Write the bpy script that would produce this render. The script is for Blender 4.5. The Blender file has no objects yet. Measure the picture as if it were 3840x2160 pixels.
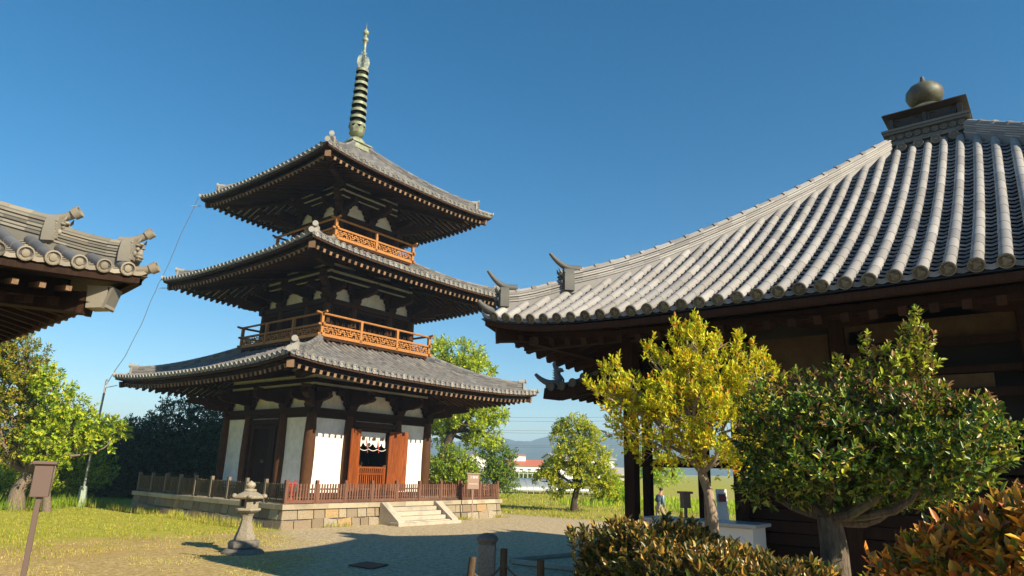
HAZE = True
import bpy, math, random
import numpy as np
from mathutils import Vector, Matrix
R = math.radians
rng = np.random.default_rng(7)
random.seed(7)
scene = bpy.context.scene
COL = scene.collection

# ------------------------------------------------------------------ camera
F_PX, YAW, PITCH, ROLL = 2526.9, R(50.88), R(15.01), R(1.58)
CAM = Vector((-19.536, -26.634, 2.175))
_fw = Vector((math.sin(YAW)*math.cos(PITCH), math.cos(YAW)*math.cos(PITCH), math.sin(PITCH)))
_rt = Vector((math.cos(YAW), -math.sin(YAW), 0)); _up = _rt.cross(_fw)
_r2 = _rt*math.cos(ROLL) + _up*math.sin(ROLL); _u2 = -_rt*math.sin(ROLL) + _up*math.cos(ROLL)
cd = bpy.data.cameras.new('camera'); cam = bpy.data.objects.new('camera', cd); COL.objects.link(cam)
cd.sensor_width = 36; cd.lens = F_PX/3840*36; cd.clip_start = .1; cd.clip_end = 9000
m = Matrix.Identity(4)
for i in range(3):
    m[i][0] = _r2[i]; m[i][1] = _u2[i]; m[i][2] = -_fw[i]; m[i][3] = CAM[i]
cam.matrix_world = m; scene.camera = cam

def at(px, py, dep):
    """point seen at a spot of the 2576-wide photograph, at a horizontal distance from the camera"""
    d = _fw + _r2*((px*1.4907-1920)/F_PX) - _u2*((py*1.4907-1080)/F_PX)
    t = dep/math.hypot(d.x, d.y)
    return CAM + d*t

# ------------------------------------------------------------------ light
SUN_AZ, SUN_EL = 2.0, R(28.8)
sd = bpy.data.lights.new('sun', 'SUN'); so = bpy.data.objects.new('sun', sd); COL.objects.link(so)
sd.energy = 4.6; sd.angle = R(.5); sd.color = (1, .855, .64)
dirv = Vector((math.sin(R(SUN_AZ))*math.cos(SUN_EL), math.cos(R(SUN_AZ))*math.cos(SUN_EL), -math.sin(SUN_EL)))
so.rotation_euler = dirv.to_track_quat('-Z', 'Y').to_euler()
w = bpy.data.worlds.new('World'); scene.world = w; w.use_nodes = True
nt = w.node_tree; bg = nt.nodes['Background']
sky = nt.nodes.new('ShaderNodeTexSky'); sky.sky_type = 'NISHITA'; sky.sun_disc = False
sky.sun_elevation = SUN_EL; sky.sun_rotation = R(180+SUN_AZ)
sky.air_density = 1.0; sky.dust_density = .05; sky.ozone_density = 2.2
hs = nt.nodes.new('ShaderNodeHueSaturation'); hs.inputs['Saturation'].default_value = 1.42; hs.inputs['Hue'].default_value = .493
nt.links.new(sky.outputs[0], hs.inputs['Color']); nt.links.new(hs.outputs[0], bg.inputs[0])
bg.inputs[1].default_value = .064
scene.view_settings.view_transform = 'Standard'; scene.view_settings.look = 'None'
scene.view_settings.exposure = 1.1; scene.view_settings.gamma = 1
scene.cycles.max_bounces = 6; scene.cycles.transparent_max_bounces = 8

# ------------------------------------------------------------------ tags
def tag(o, label=None, cat=None, group=None, kind=None):
    if label: o['label'] = label
    if cat: o['category'] = cat
    if group: o['group'] = group
    if kind: o['kind'] = kind
    return o
def empty(name, loc, label, cat, group=None, rz=0):
    o = bpy.data.objects.new(name, None); COL.objects.link(o)
    o.location = loc; o.rotation_euler = (0, 0, rz); o.empty_display_size = .2
    return tag(o, label, cat, group)
def copy_tree(o, loc=None, rz=None, parent=None, label=None):
    c = o.copy(); COL.objects.link(c)
    if parent is not None: c.parent = parent
    if loc is not None: c.location = loc
    if rz is not None: c.rotation_euler = (0, 0, rz)
    if label: c['label'] = label
    for ch in list(o.children): copy_tree(ch, parent=c)
    return c

# ------------------------------------------------------------------ mesh builder
class MB:
    def __init__(s): s.v = []; s.f = []; s.r = []; s.M = None; s.sm = []; s.mi = []; s.cur = 0
    def add(s, vs, fs, rnd=None, smooth=False):
        b = len(s.v)
        if s.M is not None: vs = [tuple(s.M @ Vector(p)) for p in vs]
        s.v.extend([tuple(p) for p in vs])
        if rnd is None: rnd = random.random()
        for f in fs:
            s.f.append([b+i for i in f]); s.r.append(rnd); s.sm.append(smooth)
    def box(s, c, d, rz=0, rx=0, ry=0, rnd=None, taper=1):
        hx, hy, hz = d[0]/2, d[1]/2, d[2]/2
        P = [(-hx,-hy,-hz),(hx,-hy,-hz),(hx,hy,-hz),(-hx,hy,-hz),(-hx*taper,-hy*taper,hz),(hx*taper,-hy*taper,hz),(hx*taper,hy*taper,hz),(-hx*taper,hy*taper,hz)]
        if rz or rx or ry:
            Mx = Matrix.Rotation(rz,3,'Z') @ Matrix.Rotation(ry,3,'Y') @ Matrix.Rotation(rx,3,'X')
            P = [Mx @ Vector(p) for p in P]
        s.add([(p[0]+c[0],p[1]+c[1],p[2]+c[2]) for p in P], [(3,2,1,0),(4,5,6,7),(0,1,5,4),(1,2,6,5),(2,3,7,6),(3,0,4,7)], rnd)
    def bar(s, a, b, wd, h, up=(0,0,1), rnd=None):
        """rectangular bar from a to b"""
        a = Vector(a); b = Vector(b); d = (b-a); L = d.length; d.normalize()
        side = d.cross(Vector(up)).normalized(); u = side.cross(d)
        P = []
        for q in (a, b):
            for sx, sz in ((-1,-1),(1,-1),(1,1),(-1,1)): P.append(q + side*sx*wd/2 + u*sz*h/2)
        s.add(P, [(0,1,2,3),(7,6,5,4),(0,4,5,1),(1,5,6,2),(2,6,7,3),(3,7,4,0)], rnd)
    def tube(s, pts, rad, n=6, cap=True, rnd=None, smooth=True, flat=1.0):
        pts = [Vector(p) for p in pts]
        if not hasattr(rad, '__len__'): rad = [rad]*len(pts)
        V = []; up = Vector((0.13,0.07,1)).normalized()
        d0 = (pts[-1]-pts[0]).normalized()
        if abs(d0.z) > .9: up = Vector((1,.1,0)).normalized()
        for i, p in enumerate(pts):
            d = (pts[min(i+1,len(pts)-1)]-pts[max(i-1,0)]).normalized()
            x = d.cross(up).normalized(); y = x.cross(d)
            for k in range(n):
                a = 2*math.pi*k/n
                V.append(p + x*math.cos(a)*rad[i] + y*math.sin(a)*rad[i]*flat)
        Fs = []
        for i in range(len(pts)-1):
            for k in range(n):
                k2 = (k+1) % n
                Fs.append((i*n+k, i*n+k2, (i+1)*n+k2, (i+1)*n+k))
        if rnd is None: rnd = random.random()
        s.add(V, Fs, rnd, smooth)
        if cap:
            b = len(s.v)-len(V)
            s.f.append([b+k for k in reversed(range(n))]); s.f.append([b+(len(pts)-1)*n+k for k in range(n)])
            s.r += [rnd, rnd]; s.sm += [False, False]
    def lathe(s, prof, c=(0,0,0), n=24, rnd=None, smooth=True, rot=0, axis=None):
        V = []; 
        for r_, z in prof:
            for k in range(n):
                a = 2*math.pi*k/n + rot
                V.append(Vector((r_*math.cos(a), r_*math.sin(a), z)))
        if axis is not None:
            q = Vector((0,0,1)).rotation_difference(Vector(axis)).to_matrix(); V = [q @ p for p in V]
        V = [p+Vector(c) for p in V]
        Fs = []
        for i in range(len(prof)-1):
            for k in range(n):
                k2 = (k+1) % n
                Fs.append((i*n+k, i*n+k2, (i+1)*n+k2, (i+1)*n+k))
        if rnd is None: rnd = random.random()
        s.add(V, Fs, rnd, smooth)
        b = len(s.v)-len(V)
        if prof[0][0] > 1e-4: s.f.append([b+k for k in reversed(range(n))]); s.r.append(rnd); s.sm.append(False)
        if prof[-1][0] > 1e-4: s.f.append([b+(len(prof)-1)*n+k for k in range(n)]); s.r.append(rnd); s.sm.append(False)
    def prism(s, out, o, ax, ay, th, rnd=None):
        """outline in the plane (ax, ay) through o, thickness th about it"""
        o = Vector(o); ax = Vector(ax); ay = Vector(ay); nz = ax.cross(ay).normalized()*(th/2)
        n = len(out); A = [o+ax*p[0]+ay*p[1]-nz for p in out]; B = [o+ax*p[0]+ay*p[1]+nz for p in out]
        Fs = [tuple(reversed(range(n))), tuple(range(n, 2*n))] + [(i,(i+1)%n,n+(i+1)%n,n+i) for i in range(n)]
        s.add(A+B, Fs, rnd)
    def blob(s, c, r, n=8, rnd=None):
        P = [(max(1e-5, math.sin(math.pi*i/n))*1.0, -math.cos(math.pi*i/n)) for i in range(n+1)]
        b = len(s.v); s.lathe([(p[0], p[1]) for p in P], (0,0,0), n+2, rnd)
        M = s.M
        for i in range(b, len(s.v)):
            v = s.v[i]
            if M is not None: v = M.inverted() @ Vector(v)
            v = (v[0]*r[0]+c[0], v[1]*r[1]+c[1], v[2]*r[2]+c[2])
            s.v[i] = tuple(M @ Vector(v)) if M is not None else v
    def mark(s, i): s.mi += [s.cur]*(len(s.f)-len(s.mi)); s.cur = i
    def build(s, name, mat, parent=None, loc=None, bevel=0, mat2=None):
        me = bpy.data.meshes.new(name); me.from_pydata(s.v, [], s.f)
        a = me.attributes.new('rnd', 'FLOAT', 'FACE'); a.data.foreach_set('value', np.array(s.r, 'f'))
        me.polygons.foreach_set('use_smooth', s.sm)
        if any(s.sm): me.set_sharp_from_angle(angle=R(42))
        me.materials.append(mat)
        if mat2 is not None:
            me.materials.append(mat2); s.mark(0); me.polygons.foreach_set('material_index', s.mi)
        me.validate(); me.update()
        o = bpy.data.objects.new(name, me); COL.objects.link(o)
        if parent is not None: o.parent = parent
        if loc is not None: o.location = loc
        if bevel:
            b = o.modifiers.new('bevel', 'BEVEL'); b.width = bevel; b.segments = 2; b.limit_method = 'ANGLE'
        return o

# ------------------------------------------------------------------ materials
def mat(name, build):
    m = bpy.data.materials.new(name); m.use_nodes = True
    nt = m.node_tree; p = nt.nodes['Principled BSDF']; build(nt, p); return m
def N(nt, t, **kw):
    n = nt.nodes.new(t)
    for k, v in kw.items(): setattr(n, k, v)
    return n
def coords(nt, scale=(1,1,1), kind='Object', rot=(0,0,0)):
    tc = N(nt, 'ShaderNodeTexCoord'); mp = N(nt, 'ShaderNodeMapping'); mp.inputs['Scale'].default_value = scale
    mp.inputs['Rotation'].default_value = rot
    nt.links.new(tc.outputs[kind], mp.inputs[0]); return mp.outputs[0]
def noise(nt, vec, scale, detail=6, rough=.6, out=0):
    n = N(nt, 'ShaderNodeTexNoise'); n.inputs['Scale'].default_value = scale; n.inputs['Detail'].default_value = detail
    n.inputs['Roughness'].default_value = rough
    if vec is not None: nt.links.new(vec, n.inputs['Vector'])
    return n.outputs[out]
def ramp(nt, fac, stops, interp='LINEAR'):
    r_ = N(nt, 'ShaderNodeValToRGB'); r_.color_ramp.interpolation = interp
    e = r_.color_ramp.elements
    while len(e) > 1: e.remove(e[-1])
    e[0].position = stops[0][0]; e[0].color = (*stops[0][1], 1) if len(stops[0][1]) == 3 else stops[0][1]
    for p, c in stops[1:]:
        x = e.new(p); x.color = (*c, 1)
    nt.links.new(fac, r_.inputs[0]); return r_.outputs[0]
def mix(nt, fac, a, b, mode='MIX'):
    m_ = N(nt, 'ShaderNodeMix', data_type='RGBA', blend_type=mode)
    for sock, val in ((m_.inputs[0], fac), (m_.inputs[6], a), (m_.inputs[7], b)):
        if hasattr(val, 'is_output'): nt.links.new(val, sock)
        elif isinstance(val, (int, float)): sock.default_value = val
        else: sock.default_value = (*val, 1)
    return m_.outputs[2]
def math_(nt, op, a, b=None, clamp=False):
    n = N(nt, 'ShaderNodeMath', operation=op, use_clamp=clamp)
    for i, v in enumerate((a, b)):
        if v is None: continue
        if hasattr(v, 'is_output'): nt.links.new(v, n.inputs[i])
        else: n.inputs[i].default_value = v
    return n.outputs[0]
def attr(nt, name='rnd', out='Fac'):
    a = N(nt, 'ShaderNodeAttribute'); a.attribute_name = name; return a.outputs[out]
def bump(nt, p, h, strength=.3, dist=.02):
    b = N(nt, 'ShaderNodeBump'); b.inputs['Strength'].default_value = strength; b.inputs['Distance'].default_value = dist
    nt.links.new(h, b.inputs['Height']); nt.links.new(b.outputs[0], p.inputs['Normal'])
def g3(v): return (v, v, v)

def wood_mat(name, c1, c2, scale=3, grain=(14,14,1.2), rough=.75, var=.35):
    def b(nt, p):
        v = coords(nt, grain); n1 = noise(nt, v, scale, 8, .65)
        col = ramp(nt, n1, [(.3, c1), (.7, c2)])
        n2 = noise(nt, coords(nt), .9, 3)
        col = mix(nt, math_(nt, 'MULTIPLY', n2, .55), col, tuple(x*.45 for x in c1))
        f = math_(nt, 'ADD', math_(nt, 'MULTIPLY', attr(nt), var*2), 1-var)
        hsv = N(nt, 'ShaderNodeHueSaturation'); nt.links.new(col, hsv.inputs['Color']); nt.links.new(f, hsv.inputs['Value'])
        nt.links.new(hsv.outputs[0], p.inputs['Base Color']); p.inputs['Roughness'].default_value = rough; p.inputs['Specular IOR Level'].default_value = .12
        bump(nt, p, n1, .4, .01)
    return mat(name, b)
def stone_mat(name, c1, c2, scale=18, rough=.85, stain=(.08,.07,.05), stainamt=.5, bdist=.01, var=.2):
    def b(nt, p):
        v = coords(nt); n1 = noise(nt, v, scale, 8, .7); n2 = noise(nt, v, 1.7, 5, .6)
        col = ramp(nt, n1, [(.32, c1), (.68, c2)])
        st = ramp(nt, n2, [(.5, g3(0)), (.75, g3(1))])
        col = mix(nt, math_(nt, 'MULTIPLY', st, stainamt), col, stain)
        f = math_(nt, 'ADD', math_(nt, 'MULTIPLY', attr(nt), var*2), 1-var)
        hsv = N(nt, 'ShaderNodeHueSaturation'); nt.links.new(col, hsv.inputs['Color']); nt.links.new(f, hsv.inputs['Value'])
        nt.links.new(hsv.outputs[0], p.inputs['Base Color']); p.inputs['Roughness'].default_value = rough
        bump(nt, p, n1, .6, bdist)
    return mat(name, b)
def plain_mat(name, c, rough=.6, metal=0, noise_amt=.15, scale=6, spec=.5):
    def b(nt, p):
        n1 = noise(nt, coords(nt), scale, 5)
        col = mix(nt, math_(nt, 'MULTIPLY', n1, noise_amt*2), c, tuple(x*.5 for x in c))
        nt.links.new(col, p.inputs['Base Color']); p.inputs['Roughness'].default_value = rough; p.inputs['Metallic'].default_value = metal
        p.inputs['Specular IOR Level'].default_value = spec
    return mat(name, b)

M = {}
M['old_wood'] = wood_mat('old_wood', (.022,.010,.006), (.065,.030,.016))
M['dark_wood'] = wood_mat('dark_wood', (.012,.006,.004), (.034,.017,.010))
M['rafter_wood'] = wood_mat('rafter_wood', (.030,.014,.008), (.085,.042,.022), scale=5, grain=(3,3,3))
M['column_wood'] = wood_mat('column_wood', (.05,.022,.010), (.13,.062,.028))
M['rail_wood'] = wood_mat('rail_wood', (.36,.15,.045), (.52,.25,.085), grain=(3,3,8), var=.15)
M['door_wood'] = wood_mat('door_wood', (.11,.024,.008), (.42,.115,.022), scale=2, grain=(18,18,.8), rough=.5, var=.25)
M['fence_wood'] = wood_mat('fence_wood', (.12,.055,.035), (.24,.13,.09), var=.3)
M['grey_wood'] = wood_mat('grey_wood', (.14,.11,.08), (.30,.25,.19), var=.15)
M['post_wood'] = wood_mat('post_wood', (.05,.033,.02), (.16,.11,.065), var=.2)
def _pl(nt, p):
    v = coords(nt); n1 = noise(nt, v, 2.2, 6, .6); n2 = noise(nt, coords(nt,(6,6,1.2)), 3, 6, .7)
    col = ramp(nt, n1, [(.35, (.84,.82,.77)), (.75, (.62,.60,.53))])
    col = mix(nt, ramp(nt, n2, [(.5, g3(0)), (.75, g3(.55))]), col, (.40,.36,.28))
    nt.links.new(col, p.inputs['Base Color']); p.inputs['Roughness'].default_value = .9; bump(nt, p, n2, .2, .01)
M['plaster'] = mat('white_plaster', _pl)
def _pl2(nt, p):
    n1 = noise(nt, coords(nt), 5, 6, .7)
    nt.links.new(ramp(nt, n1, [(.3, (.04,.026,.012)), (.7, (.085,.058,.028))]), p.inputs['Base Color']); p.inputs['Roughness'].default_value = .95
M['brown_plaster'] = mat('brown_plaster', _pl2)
M['soffit'] = plain_mat('soffit_board', (.74,.70,.60), .9)
def tile_mat(name, dark, light, rough, warm=(.5,.45,.38), warmamt=.35, spec=.5):
    def b(nt, p):
        v = coords(nt); n1 = noise(nt, v, 9, 7, .7); n2 = noise(nt, v, 1.1, 4)
        t = math_(nt, 'ADD', math_(nt, 'MULTIPLY', attr(nt), .85), math_(nt, 'MULTIPLY', n1, .35), True)
        col = ramp(nt, t, [(.1, dark), (.95, light)])
        col = mix(nt, ramp(nt, n2, [(.45, g3(0)), (.75, g3(warmamt))]), col, warm)
        n3 = noise(nt, v, 26, 4, .8)
        col = mix(nt, ramp(nt, n3, [(.62, g3(0)), (.72, g3(.45))]), col, tuple(x*.5 for x in dark))
        nt.links.new(col, p.inputs['Base Color']); p.inputs['Roughness'].default_value = rough
        p.inputs['Specular IOR Level'].default_value = spec
        bump(nt, p, n1, .35, .008)
    return mat(name, b)
M['tile_pagoda'] = tile_mat('grey_roof_tile', (.06,.065,.075), (.25,.245,.235), .6, (.22,.185,.14), .4)
M['disc_light'] = tile_mat('pale_end_tile', (.20,.195,.18), (.34,.33,.295), .7, (.30,.26,.2), .3)
M['end_grain'] = wood_mat('rafter_end_grain', (.17,.10,.055), (.36,.24,.15), scale=8, grain=(6,6,6))
M['tile_hall'] = tile_mat('silver_roof_tile', (.155,.155,.158), (.35,.342,.33), .6, (.20,.175,.14), .5)
M['tile_pan'] = tile_mat('pan_roof_tile', (.09,.098,.115), (.22,.23,.25), .5, (.12,.11,.1), .15, .25)
M['roll_left'] = tile_mat('blue_grey_roof_tile', (.06,.068,.085), (.17,.18,.19), .45, (.16,.14,.11), .3)
M['ridge_left'] = tile_mat('weathered_ridge_tile', (.11,.105,.09), (.27,.25,.20), .6, (.24,.19,.12), .5)
M['tile_left'] = tile_mat('weathered_roof_tile', (.12,.11,.09), (.27,.245,.195), .65, (.24,.18,.10), .5)
M['tile_dark'] = tile_mat('dark_ridge_tile', (.05,.055,.055), (.12,.12,.11), .55, (.10,.10,.07), .4)
M['disc_dark'] = tile_mat('disc_tile', (.07,.07,.06), (.14,.135,.115), .7, (.12,.10,.07), .4)
def _cu(nt, p):
    v = coords(nt); n1 = noise(nt, v, 5, 7, .7)
    col = ramp(nt, n1, [(.3, (.09,.075,.045)), (.46, (.20,.21,.13)), (.62, (.29,.35,.25)), (.85, (.38,.48,.38))])
    nt.links.new(col, p.inputs['Base Color']); p.inputs['Roughness'].default_value = .6; p.inputs['Metallic'].default_value = .15
M['patina'] = mat('patinated_copper', _cu)
def _cu2(nt, p):
    n1 = noise(nt, coords(nt,(1,1,.35)), 5, 7, .7)
    col = ramp(nt, n1, [(.32, (.05,.038,.025)), (.5, (.09,.085,.055)), (.72, (.14,.19,.14))])
    nt.links.new(col, p.inputs['Base Color']); p.inputs['Roughness'].default_value = .55; p.inputs['Metallic'].default_value = 0
M['bronze'] = mat('brown_bronze', _cu2)
M['granite'] = stone_mat('granite', (.34,.30,.23), (.55,.50,.39), 30)
M['coping'] = stone_mat('coping_stone', (.30,.25,.17), (.46,.40,.28), 30)
M['granite_dark'] = stone_mat('dark_granite', (.11,.10,.085), (.24,.22,.185), 30, stainamt=.6)
M['lantern_stone'] = stone_mat('lantern_stone', (.19,.165,.115), (.38,.335,.25), 22, stainamt=.6)
def _mas(nt, p):
    v = coords(nt); n1 = noise(nt, v, 30, 6, .7); n2 = noise(nt, v, 2.5, 3)
    base = ramp(nt, attr(nt), [(0, (.17,.13,.08)), (.3, (.35,.29,.19)), (.5, (.24,.18,.11)), (.75, (.31,.26,.18)), (.93, (.40,.36,.25)), (.97, (.42,.28,.12)), (1, (.40,.27,.12))])
    col = mix(nt, ramp(nt, n1, [(.38, g3(.7)), (.6, g3(0))]), base, (.13,.10,.075))
    col = mix(nt, ramp(nt, n2, [(.5, g3(0)), (.8, g3(.4))]), col, (.22,.15,.08))
    nt.links.new(col, p.inputs['Base Color']); p.inputs['Roughness'].default_value = .9; bump(nt, p, n1, .7, .015)
M['masonry'] = mat('ashlar_masonry', _mas)
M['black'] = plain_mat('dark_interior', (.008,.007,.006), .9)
M['red'] = plain_mat('red_enamel', (.62,.03,.015), .35)
M['white_paint'] = plain_mat('white_paint', (.72,.74,.75), .45, noise_amt=.08)
M['grey_lid'] = plain_mat('grey_lid', (.42,.45,.48), .4)
M['cloth'] = plain_mat('white_cloth', (.75,.73,.68), .9, noise_amt=.05)
M['crest'] = plain_mat('crest_ink', (.16,.09,.06), .9)
M['galv'] = plain_mat('galvanised_pipe', (.42,.43,.43), .45, .4)
M['verdigris'] = stone_mat('green_grey_concrete', (.20,.27,.22), (.36,.42,.35), 14)
M['brown_metal'] = plain_mat('brown_enamel', (.12,.078,.062), .5)
M['brown_panel'] = plain_mat('brown_sign_enamel', (.33,.225,.17), .5, noise_amt=.05)
M['white_print'] = plain_mat('white_print', (.85,.83,.78), .6, noise_amt=0)
M['rope'] = wood_mat('rope', (.10,.08,.05), (.24,.20,.14), scale=8, grain=(8,8,8))
M['rust'] = plain_mat('rusty_plate', (.11,.055,.03), .8)
M['cable'] = plain_mat('cable', (.10,.10,.10), .6)
def bark_mat(name, c1, c2):
    def b(nt, p):
        n1 = noise(nt, coords(nt,(8,8,2)), 4, 8, .7); n2 = noise(nt, coords(nt), 5, 4)
        col = ramp(nt, n1, [(.35, c1), (.7, c2)])
        col = mix(nt, ramp(nt, n2, [(.55, g3(0)), (.7, g3(.5))]), col, (.14,.15,.07))
        nt.links.new(col, p.inputs['Base Color']); p.inputs['Roughness'].default_value = .95; bump(nt, p, n1, .8, .03)
    return mat(name, b)
M['bark'] = bark_mat('grey_brown_bark', (.09,.065,.045), (.27,.21,.155))
M['bark_mid'] = bark_mat('brown_bark', (.05,.038,.026), (.20,.155,.11))
M['bark_dark'] = bark_mat('dark_bark', (.025,.018,.012), (.075,.055,.038))
M['bark_pale'] = bark_mat('pale_bark', (.22,.165,.115), (.40,.32,.24))
def leaf_mat(name, trans=.35, rough=.5, spec=.4):
    m = bpy.data.materials.new(name); m.use_nodes = True; nt = m.node_tree; p = nt.nodes['Principled BSDF']
    a = N(nt, 'ShaderNodeAttribute'); a.attribute_name = 'Col'
    nt.links.new(a.outputs['Color'], p.inputs['Base Color']); p.inputs['Roughness'].default_value = rough
    p.inputs['Specular IOR Level'].default_value = spec
    tr = N(nt, 'ShaderNodeBsdfTranslucent'); g = N(nt, 'ShaderNodeGamma'); g.inputs[1].default_value = .9
    nt.links.new(a.outputs['Color'], g.inputs[0]); nt.links.new(g.outputs[0], tr.inputs[0])
    mx = N(nt, 'ShaderNodeMixShader'); mx.inputs[0].default_value = trans
    nt.links.new(p.outputs[0], mx.inputs[1]); nt.links.new(tr.outputs[0], mx.inputs[2])
    nt.links.new(mx.outputs[0], nt.nodes['Material Output'].inputs[0]); return m
M['leaf'] = leaf_mat('leaf', .4)
M['leaf_gloss'] = leaf_mat('glossy_leaf', .22, .36, .5)
M['grass'] = leaf_mat('grass_blade', .35, .7, .2)
# ------------------------------------------------------------------ hipped tile roofs
def rk(k, p):
    x, y, z = p
    for _ in range(k % 4): x, y = -y, x
    return (x, y, z)
class Roof:
    def __init__(s, H0, z0, H1, z1, c1, U, p=5, pitch=.3, rr=.07, L=.3, course=.25, step=.02, sag=.045, U2=.12):
        s.__dict__.update(locals())
    def h(s, v): return s.H0+(s.H1-s.H0)*v
    def z(s, x, v):
        h = max(s.h(v), 1e-3); t = min(1, abs(x)/h)
        return s.z0+(s.z1-s.z0)*(s.c1*v+(1-s.c1)*v*v) + (s.U*t**s.p + s.U2*t*t)*max(0, 1-v)**3
    def pt(s, x, v, dz=0): return (x, -s.h(v), s.z(x, v)+dz)
    def vmax(s, x): return min(1, (s.H0-abs(x))/(s.H0-s.H1))
    def slope_len(s): return math.hypot(s.H0-s.H1, s.z1-s.z0)*1.03
def roof_tiles(rf, parent, mat_pan, mat_roll, mat_disc, sides=(0,1,2,3), lip=.05, crest=False, fine=(0,1,2,3)):
    pan, roll, disc = MB(), MB(), MB()
    n = int((rf.H0-.10)/rf.pitch); xs = [k*rf.pitch for k in range(-n, n+1)]
    cross = 5
    edges = [-rf.H0+.02]+xs+[rf.H0-.02]
    for k in sides:
        crs = rf.course if k in fine else rf.course*3
        J = max(4, int(rf.slope_len()/crs))
        for a, b in zip(edges[:-1], edges[1:]):
            jmax = J*max(rf.vmax(a), rf.vmax(b), rf.vmax((a+b)/2))
            cx = [a+(b-a)*i/(cross-1) for i in range(cross)]
            sg = [-rf.sag*(1-(2*i/(cross-1)-1)**2)*min(1, (b-a)/rf.pitch) for i in range(cross)]
            for j in range(min(J, int(jmax)+1)):
                V = []
                for v, dz in ((j/J, rf.step), (min(1, (j+1.55)/J), -.55*rf.step)):
                    for i in range(cross):
                        V.append(rk(k, rf.pt(cx[i], min(v, rf.vmax(cx[i])), sg[i]+dz)))
                # riser below the lower edge
                low = lip if j == 0 else rf.step*.5
                for i in range(cross):
                    V.append(rk(k, rf.pt(cx[i], min(j/J, rf.vmax(cx[i])), sg[i]+rf.step-low)))
                for i in range(cross):
                    x, y, z = rf.pt(cx[i], min((j+.6)/J, rf.vmax(cx[i])), sg[i]+(rf.step*.0 if j else rf.step-low))
                    V.append(rk(k, (x, y, z)))
                F = []
                for i in range(cross-1):
                    F.append((i, i+1, cross+i+1, cross+i)); F.append((2*cross+i, 2*cross+i+1, i+1, i)); F.append((3*cross+i, 3*cross+i+1, 2*cross+i+1, 2*cross+i))
                pan.add(V, F, None, False)
        V = []; nd = 30
        for i in range(nd+1):
            s_ = -1+2*i/nd; s_ = math.copysign(abs(s_)**.8, s_)
            for j in range(9):
                v = j/8; V.append(rk(k, rf.pt(s_*rf.h(v), v, -rf.sag-.03)))
        pan.add(V, [(i*9+j, (i+1)*9+j, (i+1)*9+j+1, i*9+j+1) for i in range(nd) for j in range(8)], 0, False)
        for x in xs:
            vm = rf.vmax(x)
            if vm < .02: continue
            seglen = rf.slope_len()*vm; nt_ = max(1, round(seglen/rf.L))
            jit = random.random()*.3
            for q in range(nt_):
                va = vm*q/nt_; vb = vm*(q+1)/nt_
                P0 = Vector(rf.pt(x, va)); P1 = Vector(rf.pt(x, vb)); t = (P1-P0).normalized()
                if q == 0: P0 = P0 - t*.03
                nn = Vector((1,0,0)).cross(t).normalized(); V = []
                for P, r_ in ((P0, rf.rr), (P1+t*.01, rf.rr*.935)):
                    for i in range(8):
                        an = math.pi*(-.12+1.24*i/7)
                        w_ = P + nn*(math.sin(an)*r_ - .006) + Vector((1,0,0))*math.cos(an)*r_
                        V.append(rk(k, w_))
                F = [(i, i+8, i+9, i+1) for i in range(7)] + [(0,1,2,3,4,5,6,7)]
                roll.add(V, F, min(1, max(0, random.gauss(.5, .17))), True)
                if q == 0:
                    rd = rf.rr*1.2; c = P0 - t*.012
                    prof = [(rd*.98, .03), (rd, 0), (rd*.82, -.004), (rd*.78, .012), (rd*.5, .012), (rd*.45, 0), (rd*.2, -.004), (1e-4, -.004)]
                    Mx = Vector((0,0,1)).rotation_difference(t).to_matrix()
                    V = []; nn_ = 14
                    for r_, zz in prof:
                        for i in range(nn_):
                            an = 2*math.pi*i/nn_; rr_ = r_
                            if crest and .2 < r_/rd < .6: rr_ = r_*(1+.35*math.cos(3*an))
                            V.append(rk(k, c + Mx @ Vector((rr_*math.cos(an), rr_*math.sin(an), zz))))
                    F = []
                    for i in range(len(prof)-1):
                        for m_ in range(nn_): F.append((i*nn_+m_, (i+1)*nn_+m_, (i+1)*nn_+(m_+1)%nn_, i*nn_+(m_+1)%nn_))
                    roll.mark(1); roll.add(V, F, None, False); roll.mark(0)
    ro = pan.build('roof_tiles', mat_pan, parent)
    roll.build('roll_tiles', mat_roll, ro, mat2=mat_disc)
    return ro
def sweep(mb, path, side, w, za, zb, rnd=None, ends=True):
    V = []; n = len(path)
    for p in path:
        p = Vector(p)
        for sx, z in ((-1, za), (1, za), (1, zb), (-1, zb)): V.append(p+Vector(side)*sx*w/2+Vector((0,0,z)))
    F = []
    for i in range(n-1):
        for k in range(4): F.append((i*4+k, i*4+(k+1)%4, (i+1)*4+(k+1)%4, (i+1)*4+k))
    if ends: F += [(3,2,1,0), tuple((n-1)*4+k for k in range(4))]
    mb.add(V, F, rnd, False)
def hip_path(rf, va, vb, n, k, dz=0):
    out = []
    for i in range(n+1):
        v = va+(vb-va)*i/n; h = rf.h(v); out.append(Vector(rk(k, (-h, -h, rf.z(h, v)+dz))))
    return out
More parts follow.
